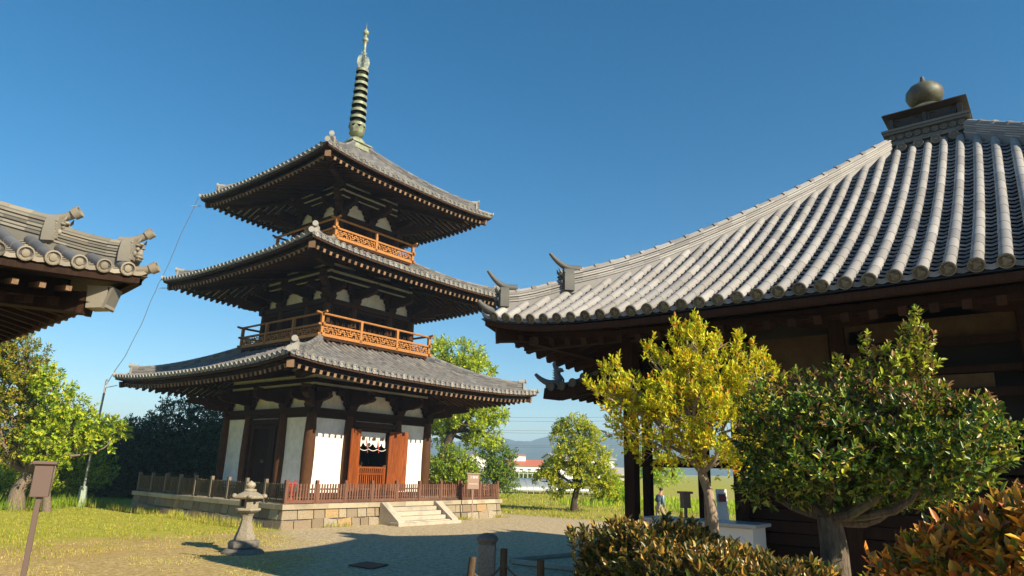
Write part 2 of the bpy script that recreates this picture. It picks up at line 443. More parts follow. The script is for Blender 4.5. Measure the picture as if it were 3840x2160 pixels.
def hip_ridge(mb, rf, k, va, vb, layers, lh, w, capr, seg=.3, knob=0, flare=.0, base=.0):
    L = (rf.H0-rf.H1)*1.414*(vb-va)*1.15; n = max(3, int(L/seg))
    path = hip_path(rf, va, vb, n, k, base)
    if flare:
        for i, p in enumerate(path): p.z += flare*max(0, 1-i/(n*.25+1))**2
    side = Vector(rk(k, (1,-1,0))).normalized()
    for l in range(layers):
        wl = w*(1.0 if l % 2 == 0 else .90)*(1-.03*l)
        off = random.random()
        for i in range(n):
            sweep(mb, path[i:i+2], side, wl+random.uniform(-.004,.004), l*lh+.004, (l+1)*lh-lh*.27, random.random())
        sweep(mb, path, side, wl*.80, l*lh, (l+1)*lh, .0)
    sweep(mb, path, side, w*.86, -.16, .0, .2)
    top = layers*lh
    for i in range(n):
        a, b = path[i]+Vector((0,0,top)), path[i+1]+Vector((0,0,top))
        mb.tube([a, b], [capr, capr*.93], 8, True, random.random())
        if knob and i % knob == 0:
            t = (b-a).normalized(); mb.tube([a-t*.035, a+t*.035], capr*1.22, 8, True, random.random())
    return path, side, top
def eaves(rf, parent, body, woodm, rafm, off=.30, rpitch=.3, rw=.10, rh=.12, drop=.42, sl=.33, boardh=.12, soffit=True, brd=.12, endm=None):
    """boards, rafters and corner rafters below a roof; drop = how far the rafter tops lie under the eave tiles"""
    eb, fb, ra, so_, hr = MB(), MB(), MB(), MB(), []
    n = 24
    for k in range(4):
        path = []
        for i in range(n+1):
            x = (-1+2*i/n); x = math.copysign(abs(x)**.8, x)*(rf.H0-.08)
            path.append(Vector(rk(k, (x, -(rf.H0-.08), rf.z(x*rf.H0/(rf.H0-.08), 0)))))
        side = Vector(rk(k, (0,1,0)))
        for i in range(n):
            sweep(eb, path[i:i+2], side, .10, -rf.sag-.055-boardh*.55, -rf.sag-.05, .75, False)
        path2 = [Vector(rk(k, (0,0,0)))]*0
        for i in range(n+1):
            x = (-1+2*i/n); x = math.copysign(abs(x)**.8, x)*(rf.H0-off+.02)
            path2.append(Vector(rk(k, (x*(rf.H0-off-.14)/(rf.H0-off+.02), -(rf.H0-off-.14), rf.z(x*rf.H0/(rf.H0-off+.02), 0)-drop))))
        for i in range(n):
            sweep(fb, path2[i:i+2], side, brd, .0, drop-rf.sag-.05-boardh*.5, .4, False)
        hr_out = rf.H0-off
        m_ = int((hr_out-.1)/rpitch)
        for q in range(-m_, m_+1):
            x = q*rpitch; hin = max(body-.02, abs(x)+.04)
            if hin > hr_out-.08: continue
            zo = rf.z(x*rf.H0/hr_out, 0)-drop-rh/2; zi = zo + sl*(hr_out-hin) - (rf.z(x*rf.H0/hr_out, 0)-rf.z0)*min(1,(hr_out-hin)/(hr_out-body))
            a = Vector(rk(k, (x, -hr_out, zo))); b = Vector(rk(k, (x, -hin, zi)))
            ra.bar(a, b, rw, rh)
            ra.mark(1); t_ = (b-a).normalized(); ra.bar(a-t_*.012, a+t_*.02, rw+.006, rh+.006); ra.mark(0)
        if soffit:
            V = []; F = []; nn = 20
            for i in range(nn+1):
                x = (-1+2*i/nn)
                for j in range(5):
                    h_ = hr_out+(body-hr_out)*j/4; xx = x*h_
                    up = rf.z(xx*rf.H0/h_, 0)-rf.z0
                    zz = rf.z0+up*(1-j/4) - drop + sl*(hr_out-h_) + .012
                    V.append(rk(k, (xx, -h_, zz)))
            for i in range(nn):
                for j in range(4): F.append((i*5+j, i*5+j+1, (i+1)*5+j+1, (i+1)*5+j))
            so_.add(V, F, .5, False)
    e = eb.build('eave_boards', woodm, parent)
    fb.build('eave_fascia', woodm, parent)
    r_ = ra.build('rafters', rafm, parent, mat2=endm or M['end_grain'])
    if soffit: so_.build('soffit_boards', M['soffit'], parent)
    for k in range(4):
        mb = MB(); ho = rf.H0-off+.06; hi = body
        zo = rf.z(rf.H0, 0)-drop; zi = rf.z0-drop+sl*(rf.H0-off-body)
        a = Vector(rk(k, (-ho, -ho, zo-.06))); b = Vector(rk(k, (-hi, -hi, zi-.06)))
        mb.bar(a, b, .22, .24); mb.mark(1); t_ = (b-a).normalized(); mb.bar(a-t_*.02, a+t_*.04, .235, .255); mb.mark(0)
        mb.build('hip_rafter', rafm, parent, mat2=endm or M['end_grain'])
    return e
# ------------------------------------------------------------------ three-storey pagoda
pg = empty('pagoda', (0,0,0), 'three-storied wooden pagoda with grey tiled roofs, white plaster walls and a tall green metal spire', 'pagoda')
STZ = [ # body half, column xs, floor z, head-beam z, Zh (rafter line), roof, panels
    dict(b=3.2, xs=(-3.2,-1.35,1.35,3.2), zf=.86, zh=5.27, rf=Roof(6.93,5.52,2.95,7.12,.62,.14,5,.30,.088,.30,.24,.03,.055,U2=.14)),
    dict(b=2.45, xs=(-2.45,-1.05,1.05,2.45), zf=7.0, zh=10.05, rf=Roof(5.95,10.22,2.2,11.78,.62,.13,5,.30,.088,.30,.24,.03,.055,U2=.13)),
    dict(b=1.72, xs=(-1.72,0,1.72), zf=11.7, zh=14.33, rf=Roof(5.15,14.50,.42,17.82,.72,.14,5,.30,.088,.30,.26,.03,.055,U2=.12)),
]
def bracket_outline(hw):
    half = [(.17,0),(.17,.10),(.26,.12),(.36,.17),(.46,.22),(.48,.30),(.44,.36),(.56,.40),(.66,.48),(.66,.55),(.80,.60),(.9,.70),(.92,.86)]
    pts = [(min(a/1.0*hw if a > .34 else a, hw), b) for a, b in half]
    return pts + [(-a, b) for a, b in reversed(pts)]
arm_out = [(0,-.02),(.30,-.02),(.55,.03),(.8,.02),(1.05,.07),(1.3,.10),(1.48,.17),(1.50,.25),(1.40,.28),(1.44,.34),(1.36,.40),(0,.42)]
for si, S in enumerate(STZ):
    b, xs, zf, zh, rf = S['b'], S['xs'], S['zf'], S['zh'], S['rf']
    za = zh-.93      # bottom of the arch panels
    # columns
    cm = MB()
    if si == 0: cm.lathe([(.20,zf),(.235,zf+.9),(.245,zf+1.6),(.225,zf+2.6),(.19,za-.22)], n=20, rot=.1, rnd=.5)
    else: cm.lathe([(.15,zf),(.17,zf+.8),(.15,za-.2)], n=16, rnd=.4)
    first = None
    for k in range(4):
        for i, x in enumerate(xs[:-1]):
            p = rk(k, (x, -b, 0))
            if first is None: first = cm.build('column', M['column_wood'], pg, p)
            else:
                c = first.copy(); COL.objects.link(c); c.location = p; c.rotation_euler = (0,0,random.random()*6)
    # tie beam ring, sill ring, wall core
    tb = MB()
    for k in range(4):
        tb.M = Matrix.Rotation(k*math.pi/2, 4, 'Z'); L = 2*b+(.5 if k % 2 == 0 else .5)
        e = .003*k
        tb.box((0,-b,za-.12+e), (L+e, .30, .20)); tb.box((0,-b,za-.01+e), (L-.1, .36, .045))
        if si == 0:
            tb.box((0,-b,zf+.1+e), (2*b-.2, .22, .18))
            tb.box((0,-b,za-.3+e), (2*b-.2, .16, .15))
        else:
            tb.box((0,-b,zf+.15+e), (2*b-.2, .2, .16))
    tb.build('tie_beam', M['old_wood'], pg)
    core = MB()
    zt = zh+.33*(rf.H0-.3-b)+.15
    for k in range(4):
        core.M = Matrix.Rotation(k*math.pi/2, 4, 'Z')
        core.box((0,-b+.09,(za+zt)/2), (2*b-.002*k, .08, zt-za))
    core.build('upper_wall', M['plaster'], pg)
    bb = MB()
    for k in range(4):
        bb.M = Matrix.Rotation(k*math.pi/2, 4, 'Z')
        for z0_, z1_ in ((za+.74, za+.92), (za+1.04, za+1.2), (za+1.36, za+1.52), (za+1.68, za+1.82)):
            if z1_ < zt: bb.box((0,-b+.01,(z0_+z1_)/2+.003*k), (2*b+.16, .16, z1_-z0_))
    bb.build('wall_beams', M['dark_wood'], pg)
    # brackets
    hw = min(.80, .45*min(xs[1]-xs[0], 1.9))
    def make_bracket(wd):
        m_ = MB()
        m_.prism(bracket_outline(hw), (0,-.07,za), (1,0,0), (0,0,1), .16, .4)
        m_.box((0,0,za+.09), (.40,.40,.17), taper=1.2, rnd=.4)
        for dx in (-hw*.8, 0, hw*.8): m_.box((dx,-.1,za+.66), (.22,.26,.14), taper=1.25, rnd=.5)
        Vv = [( -y_, z_) for y_, z_ in arm_out]
        m_.prism([(a, c+.22) for a, c in arm_out], (0,-.05,za), (0,-1,0), (0,0,1), .20, .45)
        m_.box((0,-1.38,za+.68), (.24,.24,.13), taper=1.25, rnd=.5)
        # long tail beam sloping down and out to carry the outer purlin
        m_.bar((0,.0,zh+.62), (0,-2.45,zh+.02), .20, .24, rnd=.55)
        m_.box((0,-2.3,zh+.13), (.26,.26,.12), taper=1.2, rnd=.5)
        m_.box((0,-2.32,zh+.22), (1.5,.2,.14), rnd=.5)
        return m_
    mbk = make_bracket(0); fb = None
    for k in range(4):
        for x in xs[1:-1]:
            p = rk(k, (x, -b, 0))
            if fb is None: fb = mbk.build('bracket', M['old_wood'], pg, p); fb.rotation_euler = (0,0,k*math.pi/2)
            else:
                c = fb.copy(); COL.objects.link(c); c.location = p; c.rotation_euler = (0,0,k*math.pi/2)
    mc = MB()
    half = [q for q in bracket_outline(hw) if q[0] > 0]
    for ax in ((1,0,0),(0,1,0)):
        out = [(0,0)]+[(a, c) for a, c in half]+[(0,.86)]
        off = Vector((0,-.07,za)) if ax[0] else Vector((-.07,0,za))
        mc.prism(out, off, ax, (0,0,1), .16, .4)
    mc.box((0,0,za+.09), (.44,.44,.17), taper=1.2, rnd=.4)
    dg = Vector((-1,-1,0)).normalized()
    mc.prism([(a*1.30, c+.22) for a, c in arm_out], (0,0,za), dg, (0,0,1), .22, .45)
    mc.prism([(a*.8, c*.7) for a, c in arm_out], (0,0,za+.02), dg, (0,0,1), .24, .45)
    for ax in ((-1,0,0),(0,-1,0)):
        mc.prism([(a*.75, c+.22) for a, c in arm_out], (0,0,za), ax, (0,0,1), .2, .45)
    mc.box(tuple(dg*1.8+Vector((0,0,za+.68))), (.26,.26,.13), taper=1.25, rz=math.pi/4)
    mc.bar((0,0,zh+.62), tuple(dg*3.35+Vector((0,0,zh-.03))), .24, .26, rnd=.55)
    mc.bar((-.9,-.9,zh+.36), tuple(dg*3.0+Vector((0,0,zh+.12))), .2, .2, rnd=.5)
    fc = None
    for k in range(4):
        p = rk(k, (-b, -b, 0))
        if fc is None: fc = mc.build('corner_bracket', M['old_wood'], pg, p)
        else:
            c = fc.copy(); COL.objects.link(c); c.location = p; c.rotation_euler = (0,0,k*math.pi/2)
    pu = MB()
    for k in range(4):
        pu.M = Matrix.Rotation(k*math.pi/2, 4, 'Z')
        pu.box((0,-b-2.3,zh+.36+.002*k), (2*b+5.2, .19, .17))
    pu.build('outer_purlin', M['old_wood'], pg)
    # roof
    roof_tiles(rf, pg, M['tile_pan'], M['tile_pagoda'], M['disc_light'], lip=.08)
    eaves(rf, pg, b, M['rafter_wood'], M['rafter_wood'], off=.30, rpitch=.30, drop=.34, sl=.33, rw=.10, rh=.13)
    for k in range(4):
        mr = MB(); hip_ridge(mr, rf, k, .135 if si < 2 else .11, .995, 6, .052, .24, .07, .3, flare=.05)
        o = mr.build('hip_ridge', M['tile_pagoda'], pg)
        me_ = MB(); path = hip_path(rf, .0, .13, 4, k, .0); side = Vector(rk(k,(1,-1,0))).normalized()
        for i in range(4): me_.tube([path[i]+Vector((0,0,.05)), path[i+1]+Vector((0,0,.055))], [.078,.07], 8, True, random.random())
        out = (path[0]-path[2]).normalized()
        me_.lathe([(1e-4,0),(.07,.0),(.11,.0),(.11,-.05)], path[0]+out*.03+Vector((0,0,.06)), 14, .9, False, axis=out)
        q = hip_path(rf, .13, .16, 1, k)[0]; fo = Vector((out.x, out.y, 0)).normalized()
        me_.box(tuple(q+Vector((0,0,.19))), (.07,.30,.34), rz=math.atan2(fo.y, fo.x), rnd=.4)
        me_.box(tuple(q+fo*.03+Vector((0,0,.19))), (.07,.2,.2), rz=math.atan2(fo.y, fo.x), rnd=.9)
        t1 = q+Vector((0,0,.43)); me_.tube([t1-fo*.25, t1, t1+fo*.12+Vector((0,0,.03))], .085, 8, True, .6)
        me_.lathe([(1e-4,0),(.07,.0),(.11,.0),(.11,-.04)], t1+fo*.14+Vector((0,0,.035)), 14, .8, False, axis=fo)
        me_.build('ridge_end_tile', M['disc_light'], o)

# --- first storey walls
b = 3.2; zf = .86; zt = 4.06
for k in range(4):
    Mk = Matrix.Rotation(k*math.pi/2, 4, 'Z')
    for x0, x1 in ((-3.2,-1.35),(1.35,3.2)):
        m_ = MB(); m_.M = Mk; m_.box(((x0+x1)/2, -b+.02, (zf+.18+zt)/2), (x1-x0-.36, .08, zt-zf-.18)); m_.build('wall_panel', M['plaster'], pg)
    m_ = MB(); m_.M = Mk; m_.box((0,-b+.02,3.97), (2.16,.06,.07)); m_.build('wall_panel', M['plaster'], pg)
    fr = MB(); fr.M = Mk
    for sx in (-1,1):
        fr.box((sx*1.13,-b-.02,2.45), (.10,.24,3.1)); fr.box((sx*.84,-b-.03,2.32), (.16,.18,2.75))
        fr.box((sx*.985,-b+.02,2.32), (.13,.06,2.75), rnd=.1)
    fr.box((0,-b-.03,3.82), (2.30,.24,.22)); fr.box((0,-b-.01,3.62), (1.9,.2,.14)); fr.box((0,-b-.03,1.04), (2.3,.3,.16)); fr.box((0,-b,3.92), (2.3,.1,.02))
    fo = fr.build('door_frame', M['old_wood'], pg)
    if k:
        for sx in (-1,1):
            d = MB(); d.M = Mk
            for i in range(3): d.box((sx*(.13+i*.255), -b+.05, 2.35), (.25,.06,2.45))
            do = d.build('door', M['dark_wood'], pg)
            h_ = MB(); h_.M = Mk; h_.box((sx*.06,-b-.0,2.2), (.03,.05,.14)); h_.build('door_handle', M['bronze'], do)
for hx, ang, sx in ((-.80, 180+26, -1), (.80, -32, 1)):
    d = MB(); u = Vector((math.cos(R(ang)), math.sin(R(ang)), 0))
    for i in range(3):
        c = Vector((hx,-b-.16,2.36))+u*(.14+i*.28); d.box(tuple(c), (.276,.055,2.5+.0), rz=R(ang), rnd=random.random())
    do = d.build('door', M['door_wood'], pg); tag(do, 'orange-red plank door leaf swung open')
    h_ = MB(); h_.blob(tuple(Vector((hx,-b-.21,2.1))+u*.74), (.03,.03,.03)); h_.build('door_knob', M['bronze'], do)
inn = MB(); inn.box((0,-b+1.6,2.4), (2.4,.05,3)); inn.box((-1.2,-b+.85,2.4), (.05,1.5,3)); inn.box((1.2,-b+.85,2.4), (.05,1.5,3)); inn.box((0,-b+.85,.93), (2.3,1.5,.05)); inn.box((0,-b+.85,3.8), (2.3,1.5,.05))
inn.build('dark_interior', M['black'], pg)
gt = MB()
for z in (1.18,1.80,2.06): gt.box((0,-b-.06,z), (1.5,.05,.075))
for i in range(13): gt.box((-.66+i*.11,-b-.05,1.62), (.055,.035,.86))
for sx in (-1,1): gt.box((sx*.73,-b-.06,1.64), (.09,.07,1.06))
for sx in (-1,1): gt.box((sx*.66,-b-.06,2.12), (.12,.07,.06))
gt.build('low_gate', M['door_wood'], pg)
# curtain
cu = MB(); V = []; F = []; nx, nz = 60, 8
for i in range(nx+1):
    x = -.70+1.4*i/nx
    bot = 2.90+.05*abs(math.sin((x+.7)/1.4*math.pi*3))*1.0
    for xx in (-.33,.32): bot += .22*math.exp(-((x-xx)/.05)**2)*0
    for xx, dd in ((-.5,.13),(.0,.10),(.5,.15)): bot += dd*math.exp(-((x-xx)/.07)**2)
    for j in range(nz+1):
        t = j/nz; V.append((x, -b-.02-.03*math.sin(x*17+t)*t, 3.54+(bot-3.54)*t))
for i in range(nx):
    for j in range(nz): F.append((i*(nz+1)+j, i*(nz+1)+j+1, (i+1)*(nz+1)+j+1, (i+1)*(nz+1)+j))
cu.add(V, F, .5, True); co = cu.build('door_curtain', M['cloth'], pg)
for cx, cz in ((-.56,3.27),(-.22,3.02),(.02,3.26),(.53,3.28)):
    c = MB(); c.lathe([(.078,0),(.078,.004),(.064,.004),(.064,0)], (cx,-b-.065,cz), 16, .5, False, axis=(0,-1,0))
    for i in range(6):
        a = i*math.pi/3; c.box((cx+.036*math.cos(a),-b-.069,cz+.036*math.sin(a)), (.022,.004,.022), ry=a)
    c.box((cx,-b-.069,cz), (.02,.004,.02)); c.build('crest', M['crest'], co)
cd_ = MB()
pts = [(x, -b-.07, 2.83-.07*abs(math.sin((x+.72)/.48*math.pi))) for x in np.linspace(-.72,.72,40)]
cd_.tube(pts, .012, 5); cd_.build('curtain_cord', M['cloth'], co)
for x in (-.32,.3):
    t_ = MB(); t_.tube([(x-.06,-b-.07,3.30),(x,-b-.08,2.86)], [.008,.03], 6, True, .5); t_.tube([(x,-b-.08,2.86),(x+.02,-b-.08,2.68)], [.014,.022], 6); t_.build('tassel', plain_mat('tassel_red', (.45,.07,.05), .8), co)

# --- lattice windows of the upper storeys
for si in (1,2):
    S = STZ[si]; b2, xs, zf2, za2 = S['b'], S['xs'], S['zf'], S['zh']-.93
    wl = MB()
    for k in range(4):
        wl.M = Matrix.Rotation(k*math.pi/2, 4, 'Z'); wl.box((0,-b2+.12,(zf2+za2)/2), (2*b2-.01*k,.05,za2-zf2), rnd=.2)
    wl.build('inner_wall', M['dark_wood'], pg)
    for k in range(4):
        for x0, x1 in zip(xs[:-1], xs[1:]):
            g = MB(); g.M = Matrix.Rotation(k*math.pi/2, 4, 'Z'); w_ = x1-x0-.5; cx = (x0+x1)/2
            zb = zf2+.55; zt2 = za2-.28
            g.box((cx,-b2+.02,zt2), (w_+.16,.12,.1)); g.box((cx,-b2+.02,zb), (w_+.16,.12,.1))
            for sx in (-1,1): g.box((cx+sx*(w_/2+.04),-b2+.02,(zb+zt2)/2), (.08,.11,zt2-zb))
            nb = int(w_/.105)
            for i in range(nb): g.box((cx-w_/2+(i+.5)*w_/nb,-b2+.0,(zb+zt2)/2), (.045,.045,zt2-zb), rz=R(45))
            g.build('lattice_window', M['old_wood'], pg)

# --- balconies
def fret(mb, x0, x1, y, z0, z1, t=.04):
    H = z1-z0; u = H/4; n = max(1, round((x1-x0)/(u*7.5))); w_ = (x1-x0)/n; ux = w_/6
    def hb(a, b_, j, X): mb.box((X+(a+b_)/2*ux, y, z0+j*u), ((b_-a)*ux+t, t, t))
    def vb(i, a, b_, X): mb.box((X+i*ux, y+.002, z0+(a+b_)/2*u), (t, t, (b_-a)*u-t*.9))
    for c in range(n):
        X = x0+c*w_
        for a, b_, j in ((0,2,3),(1,3,1),(3,5,3),(4,6,2),(2,4,2),(0,1,2),(5,6,1)): hb(a, b_, j, X)
        for i, a, b_ in ((1,0,2),(2,2,4),(3,1,3),(4,0,1),(4,2,4),(5,0,3),(0,0,1),(0,3,4)): vb(i, a, b_, X)
for si, (bh, bz, bt, posts) in ((1, (3.10, 7.28, 8.26, (-3.04,-1.05,1.05))), (2, (2.34, 11.93, 12.90, (-2.28,0)))):
    fl = MB(); fl.box((0,0,bz-.05), (2*bh+.06,2*bh+.06,.10))
    for k in range(4):
        fl.M = Matrix.Rotation(k*math.pi/2,4,'Z')
        for i in range(9): fl.box((-bh+.3+i*(2*bh-.6)/8,-bh+.5,bz-.16), (.12,1.2,.11))
    fo = fl.build('balcony_floor', M['old_wood'], pg)
    for k in range(4):
        Mk = Matrix.Rotation(k*math.pi/2,4,'Z'); e = .006 if k % 2 else 0
        r_ = MB(); r_.M = Mk
        r_.box((0,-bh,bz+.08+e), (2*bh+.36,.12,.13)); r_.box((0,-bh,bz+.52+e*2), (2*bh+.36,.10,.085))
        r_.tube([(-bh-.30,-bh,bt+.03+.03*(k%2)),(-bh,-bh,bt+.03*(k%2)),(bh,-bh,bt+.03*(k%2)),(bh+.30,-bh,bt+.03+.03*(k%2))], .052, 8)
        ro = r_.build('balcony_rail', M['rail_wood'], pg)
        f_ = MB(); f_.M = Mk; fret(f_, -bh+.06, bh-.06, -bh, bz+.145, bz+.48); f_.build('fretwork', M['rail_wood'], ro)
    pm = MB(); pm.box((0,0,bz+.47), (.12,.12,.95), rnd=.5); pm.box((0,0,bt-.035), (.16,.10,.07), rnd=.5); f1 = None
    for k in range(4):
        for x in posts:
            p = rk(k, (x if x > -bh+.1 else -bh, -bh, 0))
            if f1 is None: f1 = pm.build('balcony_post', M['rail_wood'], pg, p)
            else:
                c = f1.copy(); COL.objects.link(c); c.location = p; c.rotation_euler = (0,0,k*math.pi/2)

# --- spire
sp = MB()
sp.box((0,0,17.95), (1.14,1.14,.30), rnd=.6); sp.box((0,0,18.12), (1.28,1.28,.07), rnd=.8)
sp.box((0,0,17.80), (1.22,1.22,.06), rnd=.4)
base = sp.build('spire_base', M['patina'], pg)
s2 = MB(); s2.lathe([(.52,18.14),(.52,18.20),(.47,18.36),(.36,18.5),(.22,18.58),(.17,18.62)], n=28); s2.lathe([(.17,18.62),(.24,18.68),(.36,18.76),(.40,18.84),(.34,18.88),(.30,18.92)], n=24)
for i in range(8):
    a = i*math.pi/4
    for j in range(1):
        c = Vector((math.cos(a), math.sin(a), 0)); t_ = Vector((-math.sin(a), math.cos(a), 0))
        s2.add([c*.30-t_*.14+Vector((0,0,18.84)), c*.30+t_*.14+Vector((0,0,18.84)), c*.40+t_*.15+Vector((0,0,19.08)), c*.47+Vector((0,0,19.26)), c*.40-t_*.15+Vector((0,0,19.08)),
                c*.24-t_*.14+Vector((0,0,18.84)), c*.24+t_*.14+Vector((0,0,18.84)), c*.34+t_*.15+Vector((0,0,19.08)), c*.41+Vector((0,0,19.25)), c*.34-t_*.15+Vector((0,0,19.08))],
               [(0,1,2,3,4),(9,8,7,6,5),(1,6,7,2),(2,7,8,3),(3,8,9,4),(4,9,5,0)])
s2.build('lotus_base', M['patina'], pg)
s3 = MB(); s3.lathe([(.13,18.6),(.13,19.3),(.10,22.5),(.085,22.7),(.075,24.3)], n=14); 
for i in range(10): s3.lathe([(.20,19.12+i*.362),(.20,19.26+i*.362)], n=12)
s3.build('spire_mast', M['patina'], pg)
for i in range(9):
    z = 19.30+i*.403; r_ = .435-.0128*i; g = MB()
    g.lathe([(r_,-.075),(r_+.004,.075),(r_-.025,.075),(r_-.028,-.075),(r_,-.075)], (0,0,z), 28)
    for j in range(8):
        a = j*math.pi/4+.2; g.bar((.12*math.cos(a),.12*math.sin(a),z-.03), ((r_-.02)*math.cos(a),(r_-.02)*math.sin(a),z-.03), .035, .03)
    g.lathe([(.15,-.1),(.17,0),(.15,.09)], (0,0,z), 14)
    g.build('spire_ring', M['patina'], pg)
for i in range(4):
    a = math.pi/4+i*math.pi/2+.35; u = Vector((math.cos(a), math.sin(a), 0)); g = MB()
    pts = []
    for t in range(12):
        z = 22.72+t*.085; wd = .26*math.sin(math.pi*min(1,(t+1.2)/10.5))**.5 if t < 11 else .06
        g.prism([(.06,0),(.09+wd*.5,.02),(.10+wd*.9,.09),(.08+wd*1.0,.02),(.08+wd*.8,-.01),(.09+wd*.4,-.03),(.06,-.03)], (0,0,z), u, (0,0,1), .014)
    g.bar(u*.20+Vector((0,0,22.72)), u*.20+Vector((0,0,23.66)), .02, .02); g.bar(u*.085+Vector((0,0,22.72)), u*.085+Vector((0,0,23.72)), .02, .02)
    g.build('flame_fin', M['patina'], pg)
g = MB(); g.lathe([(.07,24.26),(.10,24.3),(.10,24.34),(.15,24.38),(.165,24.46),(.15,24.56),(.09,24.62),(.06,24.66),(.06,24.76),(.14,24.82),(.165,24.92),(.15,25.0),(.08,25.07),(.03,25.16),(.012,25.30),(.006,25.55)], n=18)
g.build('jewel_finial', M['patina'], pg)

# --- stone platform
pf = empty('stone_platform', (0,0,0), 'square ashlar stone platform with pale coping beneath the pagoda', 'stone platform')
co_ = MB()
for k in range(4):
    co_.M = Matrix.Rotation(k*math.pi/2,4,'Z')
    n = 6; xs = np.linspace(-5.80, 5.80-.5, n+1)
    for i in range(n): co_.box(((xs[i]+xs[i+1])/2,-5.55,.715), (xs[i+1]-xs[i]-.006,.50,.17))
co_.build('coping', M['coping'], pf, bevel=.008)
fl = MB(); fl.box((0,0,.76), (10.62,10.62,.05)); fl.build('paving', M['granite'], pf)
for k in range(4):
    ms = MB(); ms.M = Matrix.Rotation(k*math.pi/2,4,'Z')
    ms.add([(-5.74,-5.74,0-.1),(5.74,-5.74,-.1),(5.66,-5.66,.63),(-5.66,-5.66,.63)], [(0,1,2,3)], .2); ms.mark(1); ms.mark(0); ms.mi[-1] = 1
    # irregular ashlar blocks in two courses
    def row(z0, z1, wmin, wmax):
        x = -5.80; out = [x]
        while x < 5.80: x += random.uniform(wmin, wmax); out.append(min(x, 5.80))
        return out
    for (za_, zb_) in ((.0,.30),(.30,.632)):
        xs_ = row(za_, zb_, .35, .8); J = [random.uniform(-.05,.05) for _ in xs_]
        J[0] = J[-1] = 0
        for i in range(len(xs_)-1):
            a, c = xs_[i]+.015, xs_[i+1]-.015
            if c-a < .05: continue
            zb2, zc2 = (zb_, zb_) if zb_ > .6 else (zb_+J[i]-.012, zb_+J[i+1]-.012)
            za2_, zc3 = (-.08, -.08) if za_ < .1 else (za_+.006, za_+.006)
            yb = lambda z: -5.80+.09*z/.63
            d_ = random.uniform(.0,.02)
            V = [(a,yb(za2_)-d_,za2_),(c,yb(zc3)-d_,zc3),(c,yb(zc2)-d_,zc2),(a,yb(zb2)-d_,zb2)]
            V = [(max(-abs(yb(p[2])),min(abs(yb(p[2])),p[0])),p[1],p[2]) for p in V]
            V += [(p[0],p[1]+.1,p[2]) for p in V]
            ms.add(V, [(0,1,2,3),(0,4,5,1),(1,5,6,2),(2,6,7,3),(3,7,4,0)])
    ms.build('masonry_face', M['masonry'], pf, bevel=.006, mat2=M['granite_dark'])
st = MB()
for i in range(4): st.box((.06,-5.80-.115-(3-i)*.27*.5,.075+i*.155), (2.42,.25+(3-i)*.27,.155))
st.box((.06,-6.76,.05), (3.4,.5,.14))
st.build('steps', M['granite'], pf, bevel=.012)
for sx, c in ((-1,-1.38),(1,1.50)):
    ck = MB(); ck.prism([(0,-.05),(0,.80),(.10,.80),(1.10,.16),(1.10,-.05)], (c,-5.80,0), (0,-1,0), (0,0,1), .36); ck.build('stair_cheek', M['granite'], pf, bevel=.012)

# --- picket fence round the platform
M['west_fence'] = wood_mat('olive_fence_wood', (.06,.045,.028), (.17,.135,.085), var=.2)
fe = empty('picket_fence', (0,0,.79), 'brown wooden picket fence running round the top of the stone platform', 'fence')
pp = MB(); pp.box((0,0,.40), (.11,.11,.82), rnd=.5); pp.box((0,0,.0), (.24,.12,.07), rnd=.4); pf1 = None
FX = np.linspace(-5.62, 5.62, 10)
pan1 = None
for k in range(4):
    for i in range(9):
        p = rk(k, (FX[i], -5.62, 0))
        matk = M['fence_wood'] if k in (0,1) else M['grey_wood']
        if k == 2 and i == 0: pf1 = None
        if pf1 is None: pf1 = pp.build('fence_post', matk, fe, p)
        else:
            c = pf1.copy(); COL.objects.link(c); c.location = p; c.rotation_euler = (0,0,k*math.pi/2)
    m_ = MB(); m_.M = Matrix.Rotation(k*math.pi/2,4,'Z')
    for i in range(9):
        x0, x1 = FX[i], FX[i+1]; e = .003*k
        m_.box(((x0+x1)/2,-5.62,.085+e), (x1-x0-.1,.07,.10)); m_.box(((x0+x1)/2,-5.60,.50), (x1-x0-.1,.035,.05)); m_.box(((x0+x1)/2,-5.60,.22), (x1-x0-.1,.035,.05))
        nn = 10
        for j in range(nn): m_.box((x0+(j+.75)*(x1-x0)/(nn+.5)+random.uniform(-.006,.006),-5.64,.41+random.uniform(-.008,.008)), (.066,.022,.54), ry=R(random.uniform(-.6,.6)))
    m_.build('pickets', M['fence_wood'] if k in (0,1) else M['west_fence'], fe)

# --- red extinguisher box on the platform corner
ex = empty('extinguisher_box', (-5.05,-5.0,.79), 'red fire extinguisher box behind the corner of the picket fence', 'extinguisher box')
m_ = MB(); m_.box((0,0,.45), (.30,.22,.42)); m_.box((0,0,.67), (.36,.28,.05)); m_.build('box', M['red'], ex)
m_ = MB(); m_.box((0,0,.12), (.26,.18,.24)); m_.build('stand', M['red'], ex)
m_ = MB(); m_.box((0,-.115,.45), (.20,.02,.28)); m_.build('door_panel', plain_mat('dark_red', (.25,.01,.01), .5), ex)
m_ = MB(); m_.bar((.12,.0,.68),(.20,-.02,.80),.02,.06); m_.build('flag_plate', plain_mat('maroon_plate', (.2,.02,.03), .5), ex)
